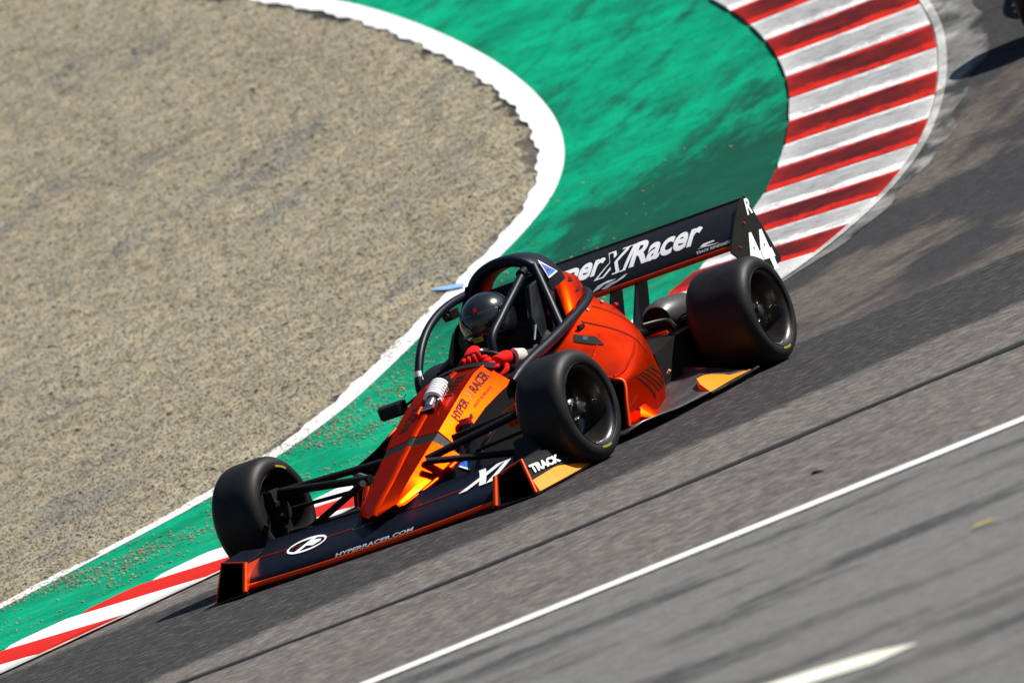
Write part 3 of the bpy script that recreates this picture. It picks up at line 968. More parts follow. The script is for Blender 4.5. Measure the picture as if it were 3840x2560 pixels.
# --- damper on the nose deck
dmp = mesh("damper", *join(cyl((-0.285, 0.022, 0.466), (-0.355, 0.022, 0.492), 0.022), cyl((-0.33, 0.022, 0.482), (-0.485, 0.022, 0.540), 0.016)), 'steel', car, 40)
coil = []
for q in range(0, 6 * 14 + 1):
    a = q / 14 * 2 * math.pi; t = q / (6 * 14)
    c0 = np.array([-0.345 - 0.118 * t, 0.022, 0.486 + 0.044 * t]); ax_ = np.array([-0.928, 0, 0.371]); e1_ = np.array([0, 1, 0]); e2_ = np.cross(ax_, e1_)
    coil.append(c0 + 0.036 * (math.cos(a) * e1_ + math.sin(a) * e2_))
mesh("coil_spring", *tube(coil, 0.0115, 7, sub=1), 'spring', dmp, 60)
mesh("damper_mount", *box((-0.505, 0.022, 0.538), 0.05, 0.07, 0.045), 'matt', car, bevel=0.004)
mesh("damper_pivot", *cyl((-0.275, -0.01, 0.464), (-0.275, 0.055, 0.464), 0.013), 'steel', car, 40)
mesh("rocker_rail", *tube([(-0.25, -0.030, 0.452), (-0.38, -0.030, 0.497), (-0.52, -0.030, 0.553)], 0.012, 8), 'paint', car, 60)
mesh("deck_slot", *plate([(-0.26, -0.02, 0.4545), (-0.26, 0.064, 0.4545), (-0.40, 0.064, 0.499), (-0.54, 0.064, 0.538), (-0.54, -0.02, 0.538), (-0.40, -0.02, 0.499)], 0.006, (0.3, 0, 0.95)), 'cavity', chassis)

# --- reservoir with red cap, on the flank
rs_ = mesh("fluid_reservoir", *cyl((-0.17, 0.222, 0.280), (-0.18, 0.222, 0.345), 0.034, 16), 'gloss', car, 40)
mesh("reservoir_cap", *cyl((-0.18, 0.222, 0.343), (-0.185, 0.222, 0.372), 0.031, 16), 'red', rs_, 40)

# --- cockpit surround, dash cowl, side screen
rim_path = [(-0.66, 0.280, 0.425), (-0.78, 0.285, 0.455), (-0.90, 0.296, 0.480), (-1.05, 0.312, 0.505), (-1.25, 0.325, 0.540), (-1.52, 0.322, 0.585), (-1.68, 0.292, 0.614), (-1.79, 0.235, 0.634), (-1.84, 0.14, 0.645), (-1.85, 0.0, 0.648)]
full = rim_path + [(p[0], -p[1], p[2]) for p in rim_path[3:-1]][::-1]
mesh("cockpit_rail", *tube(full, [0.016] + [0.026] * 20 + [0.016], 10, 1.15, sub=8), 'navy', car, 60)
mesh("side_sill", *plate([(-0.76, -0.225, 0.545), (-0.84, -0.232, 0.556), (-1.16, -0.250, 0.558), (-1.2, -0.265, 0.50), (-0.80, -0.245, 0.45)], 0.012, (0, 1, 0.3)), 'matt', car, bevel=0.003)
# outer skin of the tub under the rail
tub = []
for x, yt, zt, yb, zb in ((-0.70, 0.30, 0.455, 0.26, 0.10), (-0.86, 0.315, 0.475, 0.27, 0.08), (-1.25, 0.325, 0.53, 0.28, 0.05), (-1.55, 0.32, 0.585, 0.27, 0.05), (-1.75, 0.26, 0.625, 0.24, 0.05)):
    tub.append([(x, yt, zt), (x, yb, zb)])
mesh("tub_side", *loft(tub, False, False), 'gloss', car, 60)
mesh("tub_side", *mirror(loft(tub[1:], False, False)), 'gloss', car, 60)
mesh("tub_interior", *join(plate([(-0.75, 0.25, 0.26), (-0.75, -0.25, 0.26), (-1.7, -0.24, 0.24), (-1.7, 0.24, 0.24)], 0.01, (0, 0, 1)), plate([(-1.48, -0.27, 0.26), (-1.48, 0.27, 0.26), (-1.66, 0.25, 0.70), (-1.66, -0.25, 0.70)], 0.01, (1, 0, 0.4))), 'cavity', car)
cowl = loft([[(x, y * wd_, z0_ + dz * (1 - (abs(y)) ** 2.4)) for y in np.linspace(-1, 1, 13)] for x, wd_, z0_, dz in ((-0.685, 0.20, 0.515, 0.045), (-0.72, 0.20, 0.522, 0.048), (-0.76, 0.20, 0.520, 0.044))], False, False)
mesh("dash_cowl", *cowl, 'matt', car, 60)
# head surround panels each side
for sg in (1, -1):
    pl = [(-1.15, sg * 0.25, 0.50), (-1.175, sg * 0.242, 0.60), (-1.28, sg * 0.238, 0.682), (-1.36, sg * 0.235, 0.715), (-1.52, sg * 0.235, 0.72), (-1.52, sg * 0.25, 0.50)]
    if sg < 0:
        mesh("side_screen", *plate(pl, 0.008, (0, 1, 0.1)), 'gloss', car, bevel=0.003)
    pl = [(-1.33, sg * 0.245, 0.50), (-1.22, sg * 0.215, 0.48), (-1.24, sg * 0.19, 0.64), (-1.36, sg * 0.175, 0.775), (-1.52, sg * 0.185, 0.80), (-1.60, sg * 0.235, 0.62), (-1.55, sg * 0.26, 0.55)]
    mesh("headrest_wing", *plate(pl, 0.03, (0.15, 1, 0.1)), 'gloss', car, bevel=0.008)
mesh("headrest", *join(box((-1.50, 0, 0.70), 0.06, 0.30, 0.22)), 'matt', car, bevel=0.015)
# seat belts and steel fittings
mesh("belt_fitting", *join(cyl((-1.18, 0.20, 0.54), (-1.24, 0.205, 0.60), 0.008), box((-1.14, 0.215, 0.50), 0.03, 0.012, 0.045)), 'steel', car, 40)

# --- roll hoop: a deep band arched over the driver's head
hoop_c = [(-1.60, 0.200, 0.60), (-1.59, 0.200, 0.71), (-1.585, 0.188, 0.79), (-1.585, 0.150, 0.853), (-1.585, 0.083, 0.892), (-1.585, 0.0, 0.905)]
hoop_c = hoop_c + [(p[0], -p[1], p[2]) for p in hoop_c[:-1]][::-1]
HP = catmull(hoop_c, 6)
secs = []
for i, p in enumerate(HP):
    t = HP[min(i + 1, len(HP) - 1)] - HP[max(i - 1, 0)]; t /= np.linalg.norm(t)
    fwd = np.array([1.0, 0, 0.10]); nrm_ = np.cross(fwd, t); nrm_ /= np.linalg.norm(nrm_)
    dep, th = 0.105, 0.030
    ring = []
    for k in range(18):
        a = 2 * math.pi * k / 18
        ca, sa = math.cos(a), math.sin(a)
        ring.append(p + fwd * dep * (abs(ca) ** 0.6) * (1 if ca > 0 else -1) + nrm_ * th * (abs(sa) ** 0.5) * (1 if sa > 0 else -1))
    secs.append(ring)
hoop = mesh("roll_hoop", *loft(secs), 'navy', car, 60)
for sg in (1, -1):
    mesh("hoop_leg", *tube([(-1.50, sg * 0.175, 0.85), (-1.42, sg * 0.225, 0.72), (-1.30, sg * 0.295, 0.545)], 0.023, 12, sub=5), 'navy', car, 60)
# triangular club sticker on the hoop
tri = mesh("triangle_sticker", *plate([(-1.513, 0.200, 0.868), (-1.495, 0.232, 0.770), (-1.605, 0.231, 0.782)], 0.002, (0.0, 0.95, 0.31)), 'white', hoop)
mesh("sticker_field", *plate([(-1.517, 0.2075, 0.850), (-1.502, 0.2305, 0.780), (-1.592, 0.2295, 0.788)], 0.003, (0.0, 0.95, 0.31)), 'blue', tri)
mesh("sticker_cross", *plate([(-1.520, 0.2215, 0.815), (-1.520, 0.2255, 0.802), (-1.550, 0.2255, 0.804), (-1.545, 0.2215, 0.815)], 0.002, (0.0, 0.95, 0.31)), 'red', tri)
# front roll bars curving forward to the dash
for sg in (-1, 1):
    pth = [(-1.52, sg * 0.195, 0.826), (-1.36, sg * 0.212, 0.822), (-1.20, sg * 0.226, 0.800), (-1.04, sg * 0.233, 0.752), (-0.90, sg * 0.236, 0.672), (-0.79, sg * 0.238, 0.560), (-0.77, sg * 0.238, 0.50)]
    if sg > 0:
        pth = [(-1.50, 0.190, 0.835), (-1.36, 0.20, 0.80), (-1.18, 0.205, 0.735), (-1.00, 0.20, 0.655), (-0.86, 0.20, 0.575), (-0.80, 0.20, 0.53)]
        pth = [(-1.46, 0.14, 0.842), (-1.30, 0.135, 0.780), (-1.10, 0.12, 0.695), (-0.965, 0.105, 0.622), (-0.93, 0.10, 0.50)]
    b_ = mesh("roll_bar", *tube(pth, 0.0205, 12, sub=8), 'navy', car, 60)
    mesh("bar_clamp", *cyl(pth[0], (pth[0][0] + 0.05, pth[0][1], pth[0][2] - 0.008), 0.024, 14), 'gloss', b_, 40)
mesh("onboard_camera", *join(box((-1.30, -0.215, 0.772), 0.09, 0.045, 0.045), cyl((-1.26, -0.215, 0.772), (-1.235, -0.215, 0.772), 0.018)), 'gloss', car, bevel=0.006)

# --- engine cowl
half = [  # front edge -> rear edge rows, each from sill to crown
    [(-1.36, 0.312, 0.585), (-1.42, 0.285, 0.640), (-1.50, 0.245, 0.700), (-1.58, 0.195, 0.752), (-1.66, 0.11, 0.784), (-1.68, 0.0, 0.792)],
    [(-1.50, 0.308, 0.605), (-1.55, 0.282, 0.655), (-1.62, 0.245, 0.712), (-1.69, 0.195, 0.757), (-1.76, 0.11, 0.782), (-1.78, 0.0, 0.788)],
    [(-1.64, 0.292, 0.625), (-1.68, 0.268, 0.668), (-1.74, 0.232, 0.716), (-1.80, 0.185, 0.748), (-1.86, 0.105, 0.766), (-1.88, 0.0, 0.770)],
    [(-1.76, 0.250, 0.640), (-1.80, 0.230, 0.672), (-1.85, 0.200, 0.704), (-1.90, 0.160, 0.724), (-1.95, 0.09, 0.734), (-1.97, 0.0, 0.736)],
]
cs = []
for r_ in half:
    L_ = catmull(r_, 4)
    cs.append([tuple(p) for p in L_] + [(p[0], -p[1], p[2]) for p in L_[:-1]][::-1])
cs.append([(p[0] - 0.06, p[1] * 0.9, p[2] - 0.06) for p in cs[-1]])
ec = mesh("engine_cowl", *loft(cs, False, False), 'paint', car, 50)
sol = ec.modifiers.new("thickness", 'SOLIDIFY'); sol.thickness = 0.006; sol.offset = -1
mesh("cowl_lining", *loft([[(p[0] - 0.012, p[1] * 0.95, p[2] - 0.014) for p in r_] for r_ in cs], False, False), 'cavity', ec, 40)
fr_ = [(p[0] - 0.03, p[1] * 0.97, p[2] - 0.008) for p in cs[0]]
mesh("cowl_shade_sheet", fr_ + [(-1.72, 0, 0.56)], [(i, i + 1, len(fr_)) for i in range(len(fr_) - 1)], 'cavity', ec)  # black sheet across the cowl front, standing in for the shaded void inside
for sg in (1, -1):
    pl = [(-1.38, sg * 0.318, 0.572), (-1.72, sg * 0.285, 0.622), (-1.70, sg * 0.282, 0.645), (-1.52, sg * 0.312, 0.622)]
    cf = mesh("cowl_flange", *plate(pl, 0.006, (0.2, 1, 0.35)), 'paint', ec)
    for q in ((-1.43, 0.320, 0.588), (-1.55, 0.312, 0.606), (-1.66, 0.297, 0.624)):
        mesh("fastener", *cyl((q[0], sg * q[1], q[2]), (q[0], sg * (q[1] + 0.006), q[2] + 0.002), 0.009, 10), 'steel', cf, 40)
def cowl_pt(u, v, lift=0.0):
    """u 0 front..1 rear, v 0 sill..1 crown on the near half"""
    a = u * 3; i = min(2, int(a)); fr = a - i; j = v * 20; j0 = min(19, int(j)); fj = j - j0
    q = lambda r_: np.array(cs[r_][j0]) * (1 - fj) + np.array(cs[r_][j0 + 1]) * fj
    p = q(i) * (1 - fr) + q(i + 1) * fr
    return p + np.array([0.0, 0.7, 0.7]) * (0.003 + lift)
for poly in ([(0.30, 0.62), (0.42, 0.70), (0.45, 0.60)], [(0.40, 0.42), (0.55, 0.50), (0.58, 0.38), (0.47, 0.40)], [(0.50, 0.20), (0.66, 0.26), (0.64, 0.16)]):
    mesh("cowl_arrow", *patch(cowl_pt, [poly], 0.002), 'print', ec)
# --- sidepods
def pod(sg):
    rows = [
        [(-1.02, 0.335, 0.458), (-1.08, 0.342, 0.475), (-1.20, 0.350, 0.510), (-1.40, 0.345, 0.562), (-1.60, 0.325, 0.605), (-1.72, 0.290, 0.617), (-1.78, 0.260, 0.605)],
        [(-0.95, 0.430, 0.410), (-1.03, 0.435, 0.426), (-1.18, 0.430, 0.460), (-1.40, 0.420, 0.503), (-1.62, 0.395, 0.540), (-1.76, 0.350, 0.545), (-1.84, 0.300, 0.520)],
        [(-0.88, 0.522, 0.360), (-0.98, 0.525, 0.378), (-1.16, 0.515, 0.409), (-1.40, 0.495, 0.443), (-1.62, 0.460, 0.466), (-1.76, 0.405, 0.460), (-1.84, 0.340, 0.420)],
        [(-0.83, 0.618, 0.312), (-0.95, 0.613, 0.328), (-1.15, 0.597, 0.352), (-1.38, 0.570, 0.375), (-1.58, 0.525, 0.386), (-1.72, 0.460, 0.375), (-1.80, 0.390, 0.335)],
        [(-0.80, 0.700, 0.280), (-0.94, 0.690, 0.287), (-1.13, 0.658, 0.297), (-1.34, 0.618, 0.306), (-1.52, 0.570, 0.308), (-1.65, 0.510, 0.298), (-1.74, 0.43, 0.27)],
        [(-0.815, 0.738, 0.245), (-0.95, 0.718, 0.242), (-1.12, 0.684, 0.240), (-1.31, 0.640, 0.240), (-1.48, 0.595, 0.235), (-1.60, 0.540, 0.222), (-1.70, 0.46, 0.20)],
        [(-0.75, 0.738, 0.155), (-0.92, 0.716, 0.152), (-1.09, 0.690, 0.150), (-1.26, 0.660, 0.145), (-1.42, 0.625, 0.138), (-1.54, 0.575, 0.130), (-1.64, 0.49, 0.12)],
        [(-0.69, 0.738, 0.060), (-0.82, 0.718, 0.052), (-0.96, 0.704, 0.048), (-1.10, 0.686, 0.042), (-1.24, 0.662, 0.045), (-1.38, 0.615, 0.045), (-1.50, 0.53, 0.045)],
    ]
    # refine by splines both ways
    fine = [catmull(r_, 5) for r_ in rows]
    cols = [catmull([fr[j] for fr in fine], 5) for j in range(len(fine[0]))]
    secs = [list(c_) for c_ in cols]
    V, F = loft(secs, False, False)
    if sg < 0: V, F = mirror((V, F))
    p_ = mesh("sidepod", V, F, 'paint', car, 60)
    so_ = p_.modifiers.new("thickness", 'SOLIDIFY'); so_.thickness = 0.010; so_.offset = -1
    y_ = lambda P: [(p[0], sg * p[1], p[2]) for p in P]
    # intake: rolled orange edge, black duct behind it
    edge = [(-1.02, 0.335, 0.455), (-0.95, 0.43, 0.407), (-0.88, 0.522, 0.357), (-0.83, 0.618, 0.309), (-0.80, 0.695, 0.278), (-0.812, 0.735, 0.245), (-0.75, 0.740, 0.155), (-0.69, 0.740, 0.055)]
    mesh("intake_edge", *tube(y_(edge), 0.009, 8), 'trim' if sg > 0 else 'matt', p_, 60)
    mesh("intake_duct", *plate(y_([(-1.12, 0.33, 0.46), (-1.12, 0.50, 0.40), (-1.12, 0.64, 0.27), (-1.12, 0.67, 0.05), (-1.12, 0.28, 0.05)]), 0.01, (1, 0, 0)), 'cavity', p_)
    # swept ridge lines pressed into the upper skin
    off = lambda P, d_: [(a, b + d_ * 0.7, c_ + d_ * 0.7) for a, b, c_ in P]
    mesh("skin_ridge", *tube(y_(off([rows[4][0], rows[4][1], (-1.13, 0.640, 0.305), (-1.34, 0.588, 0.345), (-1.5, 0.515, 0.40), (-1.62, 0.44, 0.475)], 0.004)), 0.007, 8), 'paint', p_, 60)
    mesh("skin_ridge", *tube(y_(off([(-0.86, 0.57, 0.335), (-1.0, 0.53, 0.378), (-1.25, 0.475, 0.435), (-1.5, 0.41, 0.505), (-1.66, 0.35, 0.56)], 0.004)), 0.006, 8), 'paint', p_, 60)
    # dark arrow graphics on the flank, a stiffening foot at the bottom
    W0 = bil((-0.84, 0.692, 0.052), (-1.36, 0.632, 0.046), (-1.53, 0.592, 0.225), (-0.95, 0.694, 0.235)) if sg > 0 else bil((-1.36, -0.632, 0.046), (-0.84, -0.692, 0.052), (-0.95, -0.694, 0.235), (-1.53, -0.592, 0.225))
    m_ = (lambda u: u) if sg > 0 else (lambda u: 1 - u)
    def surf(u, v):
        # true point of the spline skin: u front->rear 0..1, v along rows 5..7
        jf = min(len(cols) - 1.001, max(0, u * (len(cols) - 1)))
        j = int(jf); fj = jf - j
        i = 25 + (1 - v) * 10
        i0 = min(34, int(i)); fr = i - i0
        g_ = lambda c_: c_[i0] * (1 - fr) + c_[i0 + 1] * fr
        q = g_(cols[j]) * (1 - fj) + g_(cols[j + 1]) * fj
        return (q[0] + 0.001, sg * (q[1] + 0.0035), q[2] + 0.001)
    def strip2(pts, w_):
        V, F = [], []
        U = np.linspace(0, 1, 12)
        for k, t in enumerate(U):
            u = np.interp(t, np.linspace(0, 1, len(pts)), [p[0] for p in pts]); v = np.interp(t, np.linspace(0, 1, len(pts)), [p[1] for p in pts])
            V += [surf(u, min(1, v + w_)), surf(u, max(0, v - w_))]
        F = [(2 * k, 2 * k + 1, 2 * k + 3, 2 * k + 2) for k in range(11)]
        return V, F
    for pts, w_ in (([(0.22, 0.98), (0.50, 0.30)], 0.035), ([(0.30, 0.98), (0.56, 0.38)], 0.02), ([(0.36, 0.98), (0.62, 0.42)], 0.035), ([(0.44, 0.98), (0.68, 0.48)], 0.03), ([(0.53, 0.98), (0.72, 0.62)], 0.045), ([(0.10, 0.99), (0.62, 0.99)], 0.012), ([(0.16, 0.30), (0.34, 0.16)], 0.02)):
        mesh("flank_graphic", *strip2(pts, w_), 'print', p_)
    foot = [[(x, y, z) for x, y, z in ((-0.90 - a, 0.700 - 0.14 * a, 0.042), (-0.90 - a, 0.765 - 0.20 * a, 0.042), (-0.90 - a, 0.700 - 0.14 * a, 0.042 + hh))] for a, hh in ((0.0, 0.03), (0.03, 0.082), (0.12, 0.088), (0.21, 0.03))]
    V, F = loft(foot)
    if sg < 0: V, F = mirror((V, F))
    mesh("pod_foot", V, F, 'paint', p_, 50)
    for q in ((-1.50, 0.345, 0.562), (-1.66, 0.352, 0.566), (-1.52, 0.618, 0.168)):
        mesh("fastener", *cyl((q[0], sg * q[1], q[2]), (q[0] + 0.003, sg * (q[1] + 0.016), q[2] + 0.012), 0.007, 10), 'steel', p_, 40)
    def skin(u, v, lift=0.0):
        jf = u * (len(cols) - 1.001); j = int(jf); fj = jf - j
        i_f = v * (len(cols[0]) - 1.001); i_ = int(i_f); fi = i_f - i_
        q = (cols[j][i_] * (1 - fi) + cols[j][i_ + 1] * fi) * (1 - fj) + (cols[j + 1][i_] * (1 - fi) + cols[j + 1][i_ + 1] * fi) * fj
        return (q[0], sg * (q[1] + 0.003 + lift * 0.7), q[2] + 0.003 + lift * 0.7)
    mesh("pod_vent", *patch(skin, [[(0.30, 0.09), (0.36, 0.06), (0.40, 0.20), (0.36, 0.30), (0.33, 0.22)]], 0.001), 'cavity', p_)
    mesh("vent_clip", *patch(skin, [[(0.335, 0.14), (0.365, 0.12), (0.375, 0.155), (0.345, 0.17)]], 0.005), 'steel', p_)
    for u0_ in (0.47, 0.62):
        V2, F2 = [], []
        for k in range(15):
            t = k / 14
            V2 += [skin(u0_ + 0.10 * t, 0.05 + 0.55 * t), skin(u0_ + 0.10 * t + 0.008, 0.05 + 0.55 * t)]
        mesh("panel_joint", V2, [(2 * k, 2 * k + 1, 2 * k + 3, 2 * k + 2) for k in range(14)], 'print', p_)
    mesh("pod_latch", *join(box((-1.30, sg * 0.392, 0.522), 0.06, 0.016, 0.02)), 'gloss', p_, bevel=0.003)
    mesh("tail_lamp", *cyl((-1.70, sg * 0.398, 0.532), (-1.70, sg * 0.412, 0.542), 0.010, 12), 'red', p_, 40)
pod(1)
pod(-1)

# --- floor with upturned outer edge
secs = []
for x, yo, ze, zi in ((-0.62, 0.74, 0.030, 0.030), (-0.72, 0.80, 0.050, 0.034), (-0.85, 0.84, 0.046, 0.034), (-1.0, 0.855, 0.036, 0.036), (-1.2, 0.86, 0.032, 0.046), (-1.4, 0.865, 0.030, 0.066), (-1.6, 0.87, 0.028, 0.10), (-1.82, 0.87, 0.028, 0.14), (-1.84, 0.62, 0.12, 0.16)):
    ring = []
    for t in np.linspace(0, 1, 11):
        y = 0.2 + (yo - 0.2) * t
        z = zi + (ze - zi) * (t ** 2) + (0.02 * math.exp(-((t - 0.72) / 0.12) ** 2) * max(0, min(1, (-x - 1.05) / 0.3)))
        ring.append((x, y, z))
    secs.append(ring)
fl = loft(secs, False, False)
for vf in (fl, mirror(fl)):
    o_ = mesh("floor_tray", *vf, 'floor', car, 60)
    so_ = o_.modifiers.new("thickness", 'SOLIDIFY'); so_.thickness = 0.008; so_.offset = -1
for sg in (1, -1):
    y_ = lambda P: [(p[0], sg * p[1], p[2]) for p in P]
    ramp = [[(-1.355, 0.868, 0.034), (-1.42, 0.80, 0.080), (-1.42, 0.79, 0.034)], [(-1.44, 0.872, 0.036), (-1.48, 0.765, 0.104), (-1.48, 0.75, 0.04)], [(-1.62, 0.874, 0.038), (-1.66, 0.715, 0.095), (-1.66, 0.70, 0.05)], [(-1.80, 0.876, 0.036), (-1.82, 0.76, 0.065), (-1.82, 0.75, 0.05)], [(-1.85, 0.876, 0.034), (-1.86, 0.80, 0.045), (-1.86, 0.79, 0.035)]]
    V, F = loft([y_(r_) for r_ in ramp])
    mesh("tyre_ramp", V, F, 'orange', car, 30)
    mesh("floor_edge_strip", *tube(y_([(-1.34, 0.874, 0.028), (-1.6, 0.880, 0.027), (-1.90, 0.884, 0.030)]), 0.008, 6), 'matt', car, 60)

# --- front wing
def fw_prof(t):
    """main plane and flap, t 0 leading edge .. 1 trailing edge: (x, z)"""
    P = [(0.655, 0.040), (0.640, 0.060), (0.60, 0.085), (0.55, 0.104), (0.50, 0.118), (0.44, 0.138), (0.385, 0.163), (0.355, 0.180)]
    tt = np.linspace(0, 1, len(P))
    return float(np.polyval(np.polyfit(tt, [p[0] for p in P], 4), t)), float(np.polyval(np.polyfit(tt, [p[1] for p in P], 4), t))
def fw_surf(u, v, lift=0.0):
    """u: y, v: chord"""
    x, z = fw_prof(v); x2, z2 = fw_prof(min(1, v + 0.02)); x1, z1_ = fw_prof(max(0, v - 0.02))
    tx, tz = x2 - x1, z2 - z1_; l_ = math.hypot(tx, tz)
    nx_, nz_ = tz / l_, -tx / l_
    dip = -0.014 * (1 - min(1, abs(u) / 0.66) ** 2)
    return (x + nx_ * (0.002 + lift) + 0.01 * (1 - (u / 0.66) ** 2), u, z + nz_ * (0.002 + lift) + dip)
def wing_piece(v0_, v1_, th, ys, nv=8):
    secs = []
    for y in ys:
        top = [fw_surf(y, v, 0.0) for v in np.linspace(v0_, v1_, nv)]
        bot = [(p[0], p[1], p[2] - th * math.sin(math.pi * (0.12 + 0.83 * k / (nv - 1)))) for k, p in enumerate(top)]
        secs.append(top + bot[::-1])
    return loft(secs)
ys = np.linspace(-0.66, 0.66, 23)
fwing = root("front_wing"); fwing.parent = car
mp = mesh("main_plane", *wing_piece(0.0, 0.60, 0.020, ys), 'navy', fwing, 60)
fp = mesh("wing_flap", *wing_piece(0.63, 1.0, 0.012, [y for y in ys if y >= 0.12]), 'navy', fwing, 60)
fp2 = mesh("wing_flap", *wing_piece(0.63, 1.0, 0.012, [y for y in ys if y <= -0.12]), 'navy', fwing, 60)
mesh("leading_edge_stripe", *tube([(fw_surf(y, 0.0)[0] + 0.001, y, fw_surf(y, 0.0)[2] - 0.008) for y in ys], 0.0115, 8, 1.25, sub=1), 'trim', mp, 60)
for a_, b_, fo in ((0.16, 0.655, fp), (-0.655, -0.16, fp2)):
    mesh("flap_stripe", *tube([fw_surf(y, 0.615, 0.001) for y in np.linspace(a_, b_, 10)], 0.0035, 6, sub=1), 'trim', fo, 60)
bx_ = lettering("wing_lettering", "X1", lambda u, v, l_=0: fw_surf(u, v, l_), 0.42, 0.655, 0.52, 0.92, 'white', fp, 0.45, 0.05, 0.9, 10, 0.006)
lettering("wing_lettering", "HYPERRACER.COM", lambda u, v, l_=0: fw_surf(u, v, l_), -0.20, 0.22, 0.03, 0.11, 'white', mp, 0.2, 0.03, 1.0, 3, 0.004)
# ring emblem on the far half: ellipse with a bar and bowl
def ringpoly(cu_, cv_, ru, rv, tw, n=36):
    V, F = [], []
    for q in range(n):
        a = 2 * math.pi * q / n
        V += [fw_surf(cu_ + ru * math.cos(a), cv_ + rv * math.sin(a), 0.004), fw_surf(cu_ + (ru - tw * 0.5) * math.cos(a), cv_ + (rv - tw * 2.2) * math.sin(a), 0.004)]
    F = [(2 * q, 2 * q + 1, (2 * q + 3) % (2 * n), (2 * q + 2) % (2 * n)) for q in range(n)]
    return V, F
em = join(ringpoly(-0.40, 0.58, 0.105, 0.16, 0.020),
          patch(fw_surf, [[(-0.455, 0.47), (-0.425, 0.47), (-0.355, 0.70), (-0.385, 0.70)], [(-0.40, 0.56), (-0.36, 0.52), (-0.325, 0.58), (-0.33, 0.63), (-0.37, 0.645)]], 0.004))
mesh("ring_emblem", *em, 'white', fp2)
for sg in (1, -1):
    y_ = lambda P: [(p[0], sg * p[1], p[2]) for p in P]
    box_ = root("wing_end_duct"); box_.parent = fwing
    # inner fence with orange face, outer plate, roof, tray
    mesh("inner_fence", *plate(y_([(0.705, 0.665, 0.022), (0.610, 0.665, 0.132), (0.400, 0.665, 0.124), (0.500, 0.665, 0.040)]), 0.008, (0, 1, 0)), 'trim', box_, bevel=0.002)
    mesh("fence_liner", *plate(y_([(0.700, 0.674, 0.020), (0.608, 0.674, 0.131), (0.402, 0.674, 0.140), (0.402, 0.674, 0.014)]), 0.006, (0, 1, 0)), 'cavity', box_)
    mesh("fence_front", *tube(y_([(0.712, 0.668, 0.020), (0.614, 0.668, 0.136)]), 0.013, 8, 1.0), 'trim', box_, 60)
    op = [(0.655, 0.852, 0.014), (0.575, 0.800, 0.166), (0.40, 0.800, 0.170), (0.22, 0.812, 0.13), (0.07, 0.838, 0.060), (0.07, 0.852, 0.014)]
    opl = mesh("outer_plate", *plate(y_(op), 0.006, (0, sg * 0.94, 0.33)), 'matt', box_)
    mesh("outer_plate_edge", *tube(y_([(0.658, 0.852, 0.016), (0.578, 0.800, 0.168)]), 0.009 if sg > 0 else 0.004, 8), 'trim', box_, 60)
    mesh("duct_roof", *plate(y_([(0.612, 0.665, 0.136), (0.578, 0.800, 0.168), (0.36, 0.800, 0.172), (0.36, 0.665, 0.150)]), 0.006, (0, 0, 1)), 'navy', box_)
    mesh("roof_edge", *tube(y_([(0.614, 0.665, 0.137), (0.580, 0.800, 0.169)]), 0.005, 6), 'trim', box_, 60)
    mesh("duct_back", *plate(y_([(0.44, 0.67, 0.010), (0.44, 0.850, 0.010), (0.44, 0.803, 0.168), (0.44, 0.67, 0.150)]), 0.006, (1, 0, 0)), 'cavity', box_)
    mesh("duct_tray", *plate(y_([(0.715, 0.66, 0.012), (0.665, 0.862, 0.010), (0.07, 0.87, 0.010), (0.07, 0.66, 0.012)]), 0.006, (0, 0, 1)), 'carbon', box_)
    tri_ = [(0.590, 0.806, 0.022), (0.565, 0.806, 0.085), (0.24, 0.810, 0.062), (0.10, 0.813, 0.024)]
    foot_ = loft([y_([(0.640, 0.848, 0.018), (0.640, 0.866, 0.016), (0.605, 0.826, 0.088)]), y_([(0.34, 0.850, 0.018), (0.34, 0.876, 0.016), (0.33, 0.836, 0.072)]), y_([(0.075, 0.852, 0.018), (0.075, 0.868, 0.016), (0.075, 0.846, 0.032)])])
    mesh("end_foot", *foot_, 'orange', box_, 30)
    if sg > 0:
        f = bil((0.59, 0.828, 0.092), (0.24, 0.836, 0.080), (0.24, 0.816, 0.132), (0.585, 0.808, 0.155))
        lettering("plate_lettering", "TRACK", f, 0.03, 0.86, 0.02, 0.66, 'white', opl, 0.1, 0.05, lift=0.006)
    # turning vanes ahead of the tyre
    for a_, b_ in (((0.33, 0.70, 0.155), (0.30, 0.705, 0.245)), ((0.20, 0.80, 0.13), (0.16, 0.79, 0.245))):
        vn = [(a_[0] + 0.03, a_[1] - 0.03, a_[2]), (b_[0] + 0.0, b_[1] - 0.05, b_[2] - 0.01), (b_[0] - 0.12, b_[1] + 0.055, b_[2] + 0.012), (a_[0] - 0.14, a_[1] + 0.065, a_[2] - 0.01)]
        mesh("turning_vane", *plate(y_(vn), 0.006, (0.6, 0.8, 0.2)), 'navy', box_, bevel=0.002)
    # orange and steel fittings seen between wishbone and chassis
    if sg > 0: mesh("brake_duct", *plate(y_([(-0.20, 0.40, 0.34), (-0.24, 0.47, 0.36), (-0.24, 0.49, 0.27), (-0.20, 0.42, 0.26)]), 0.02, (0.9, 0.3, 0.2)), 'trim', car, bevel=0.004)
    mesh("steering_rack", *cyl((-0.16, sg * 0.22, 0.19), (-0.14, sg * 0.42, 0.33), 0.012), 'steel', car, 40)

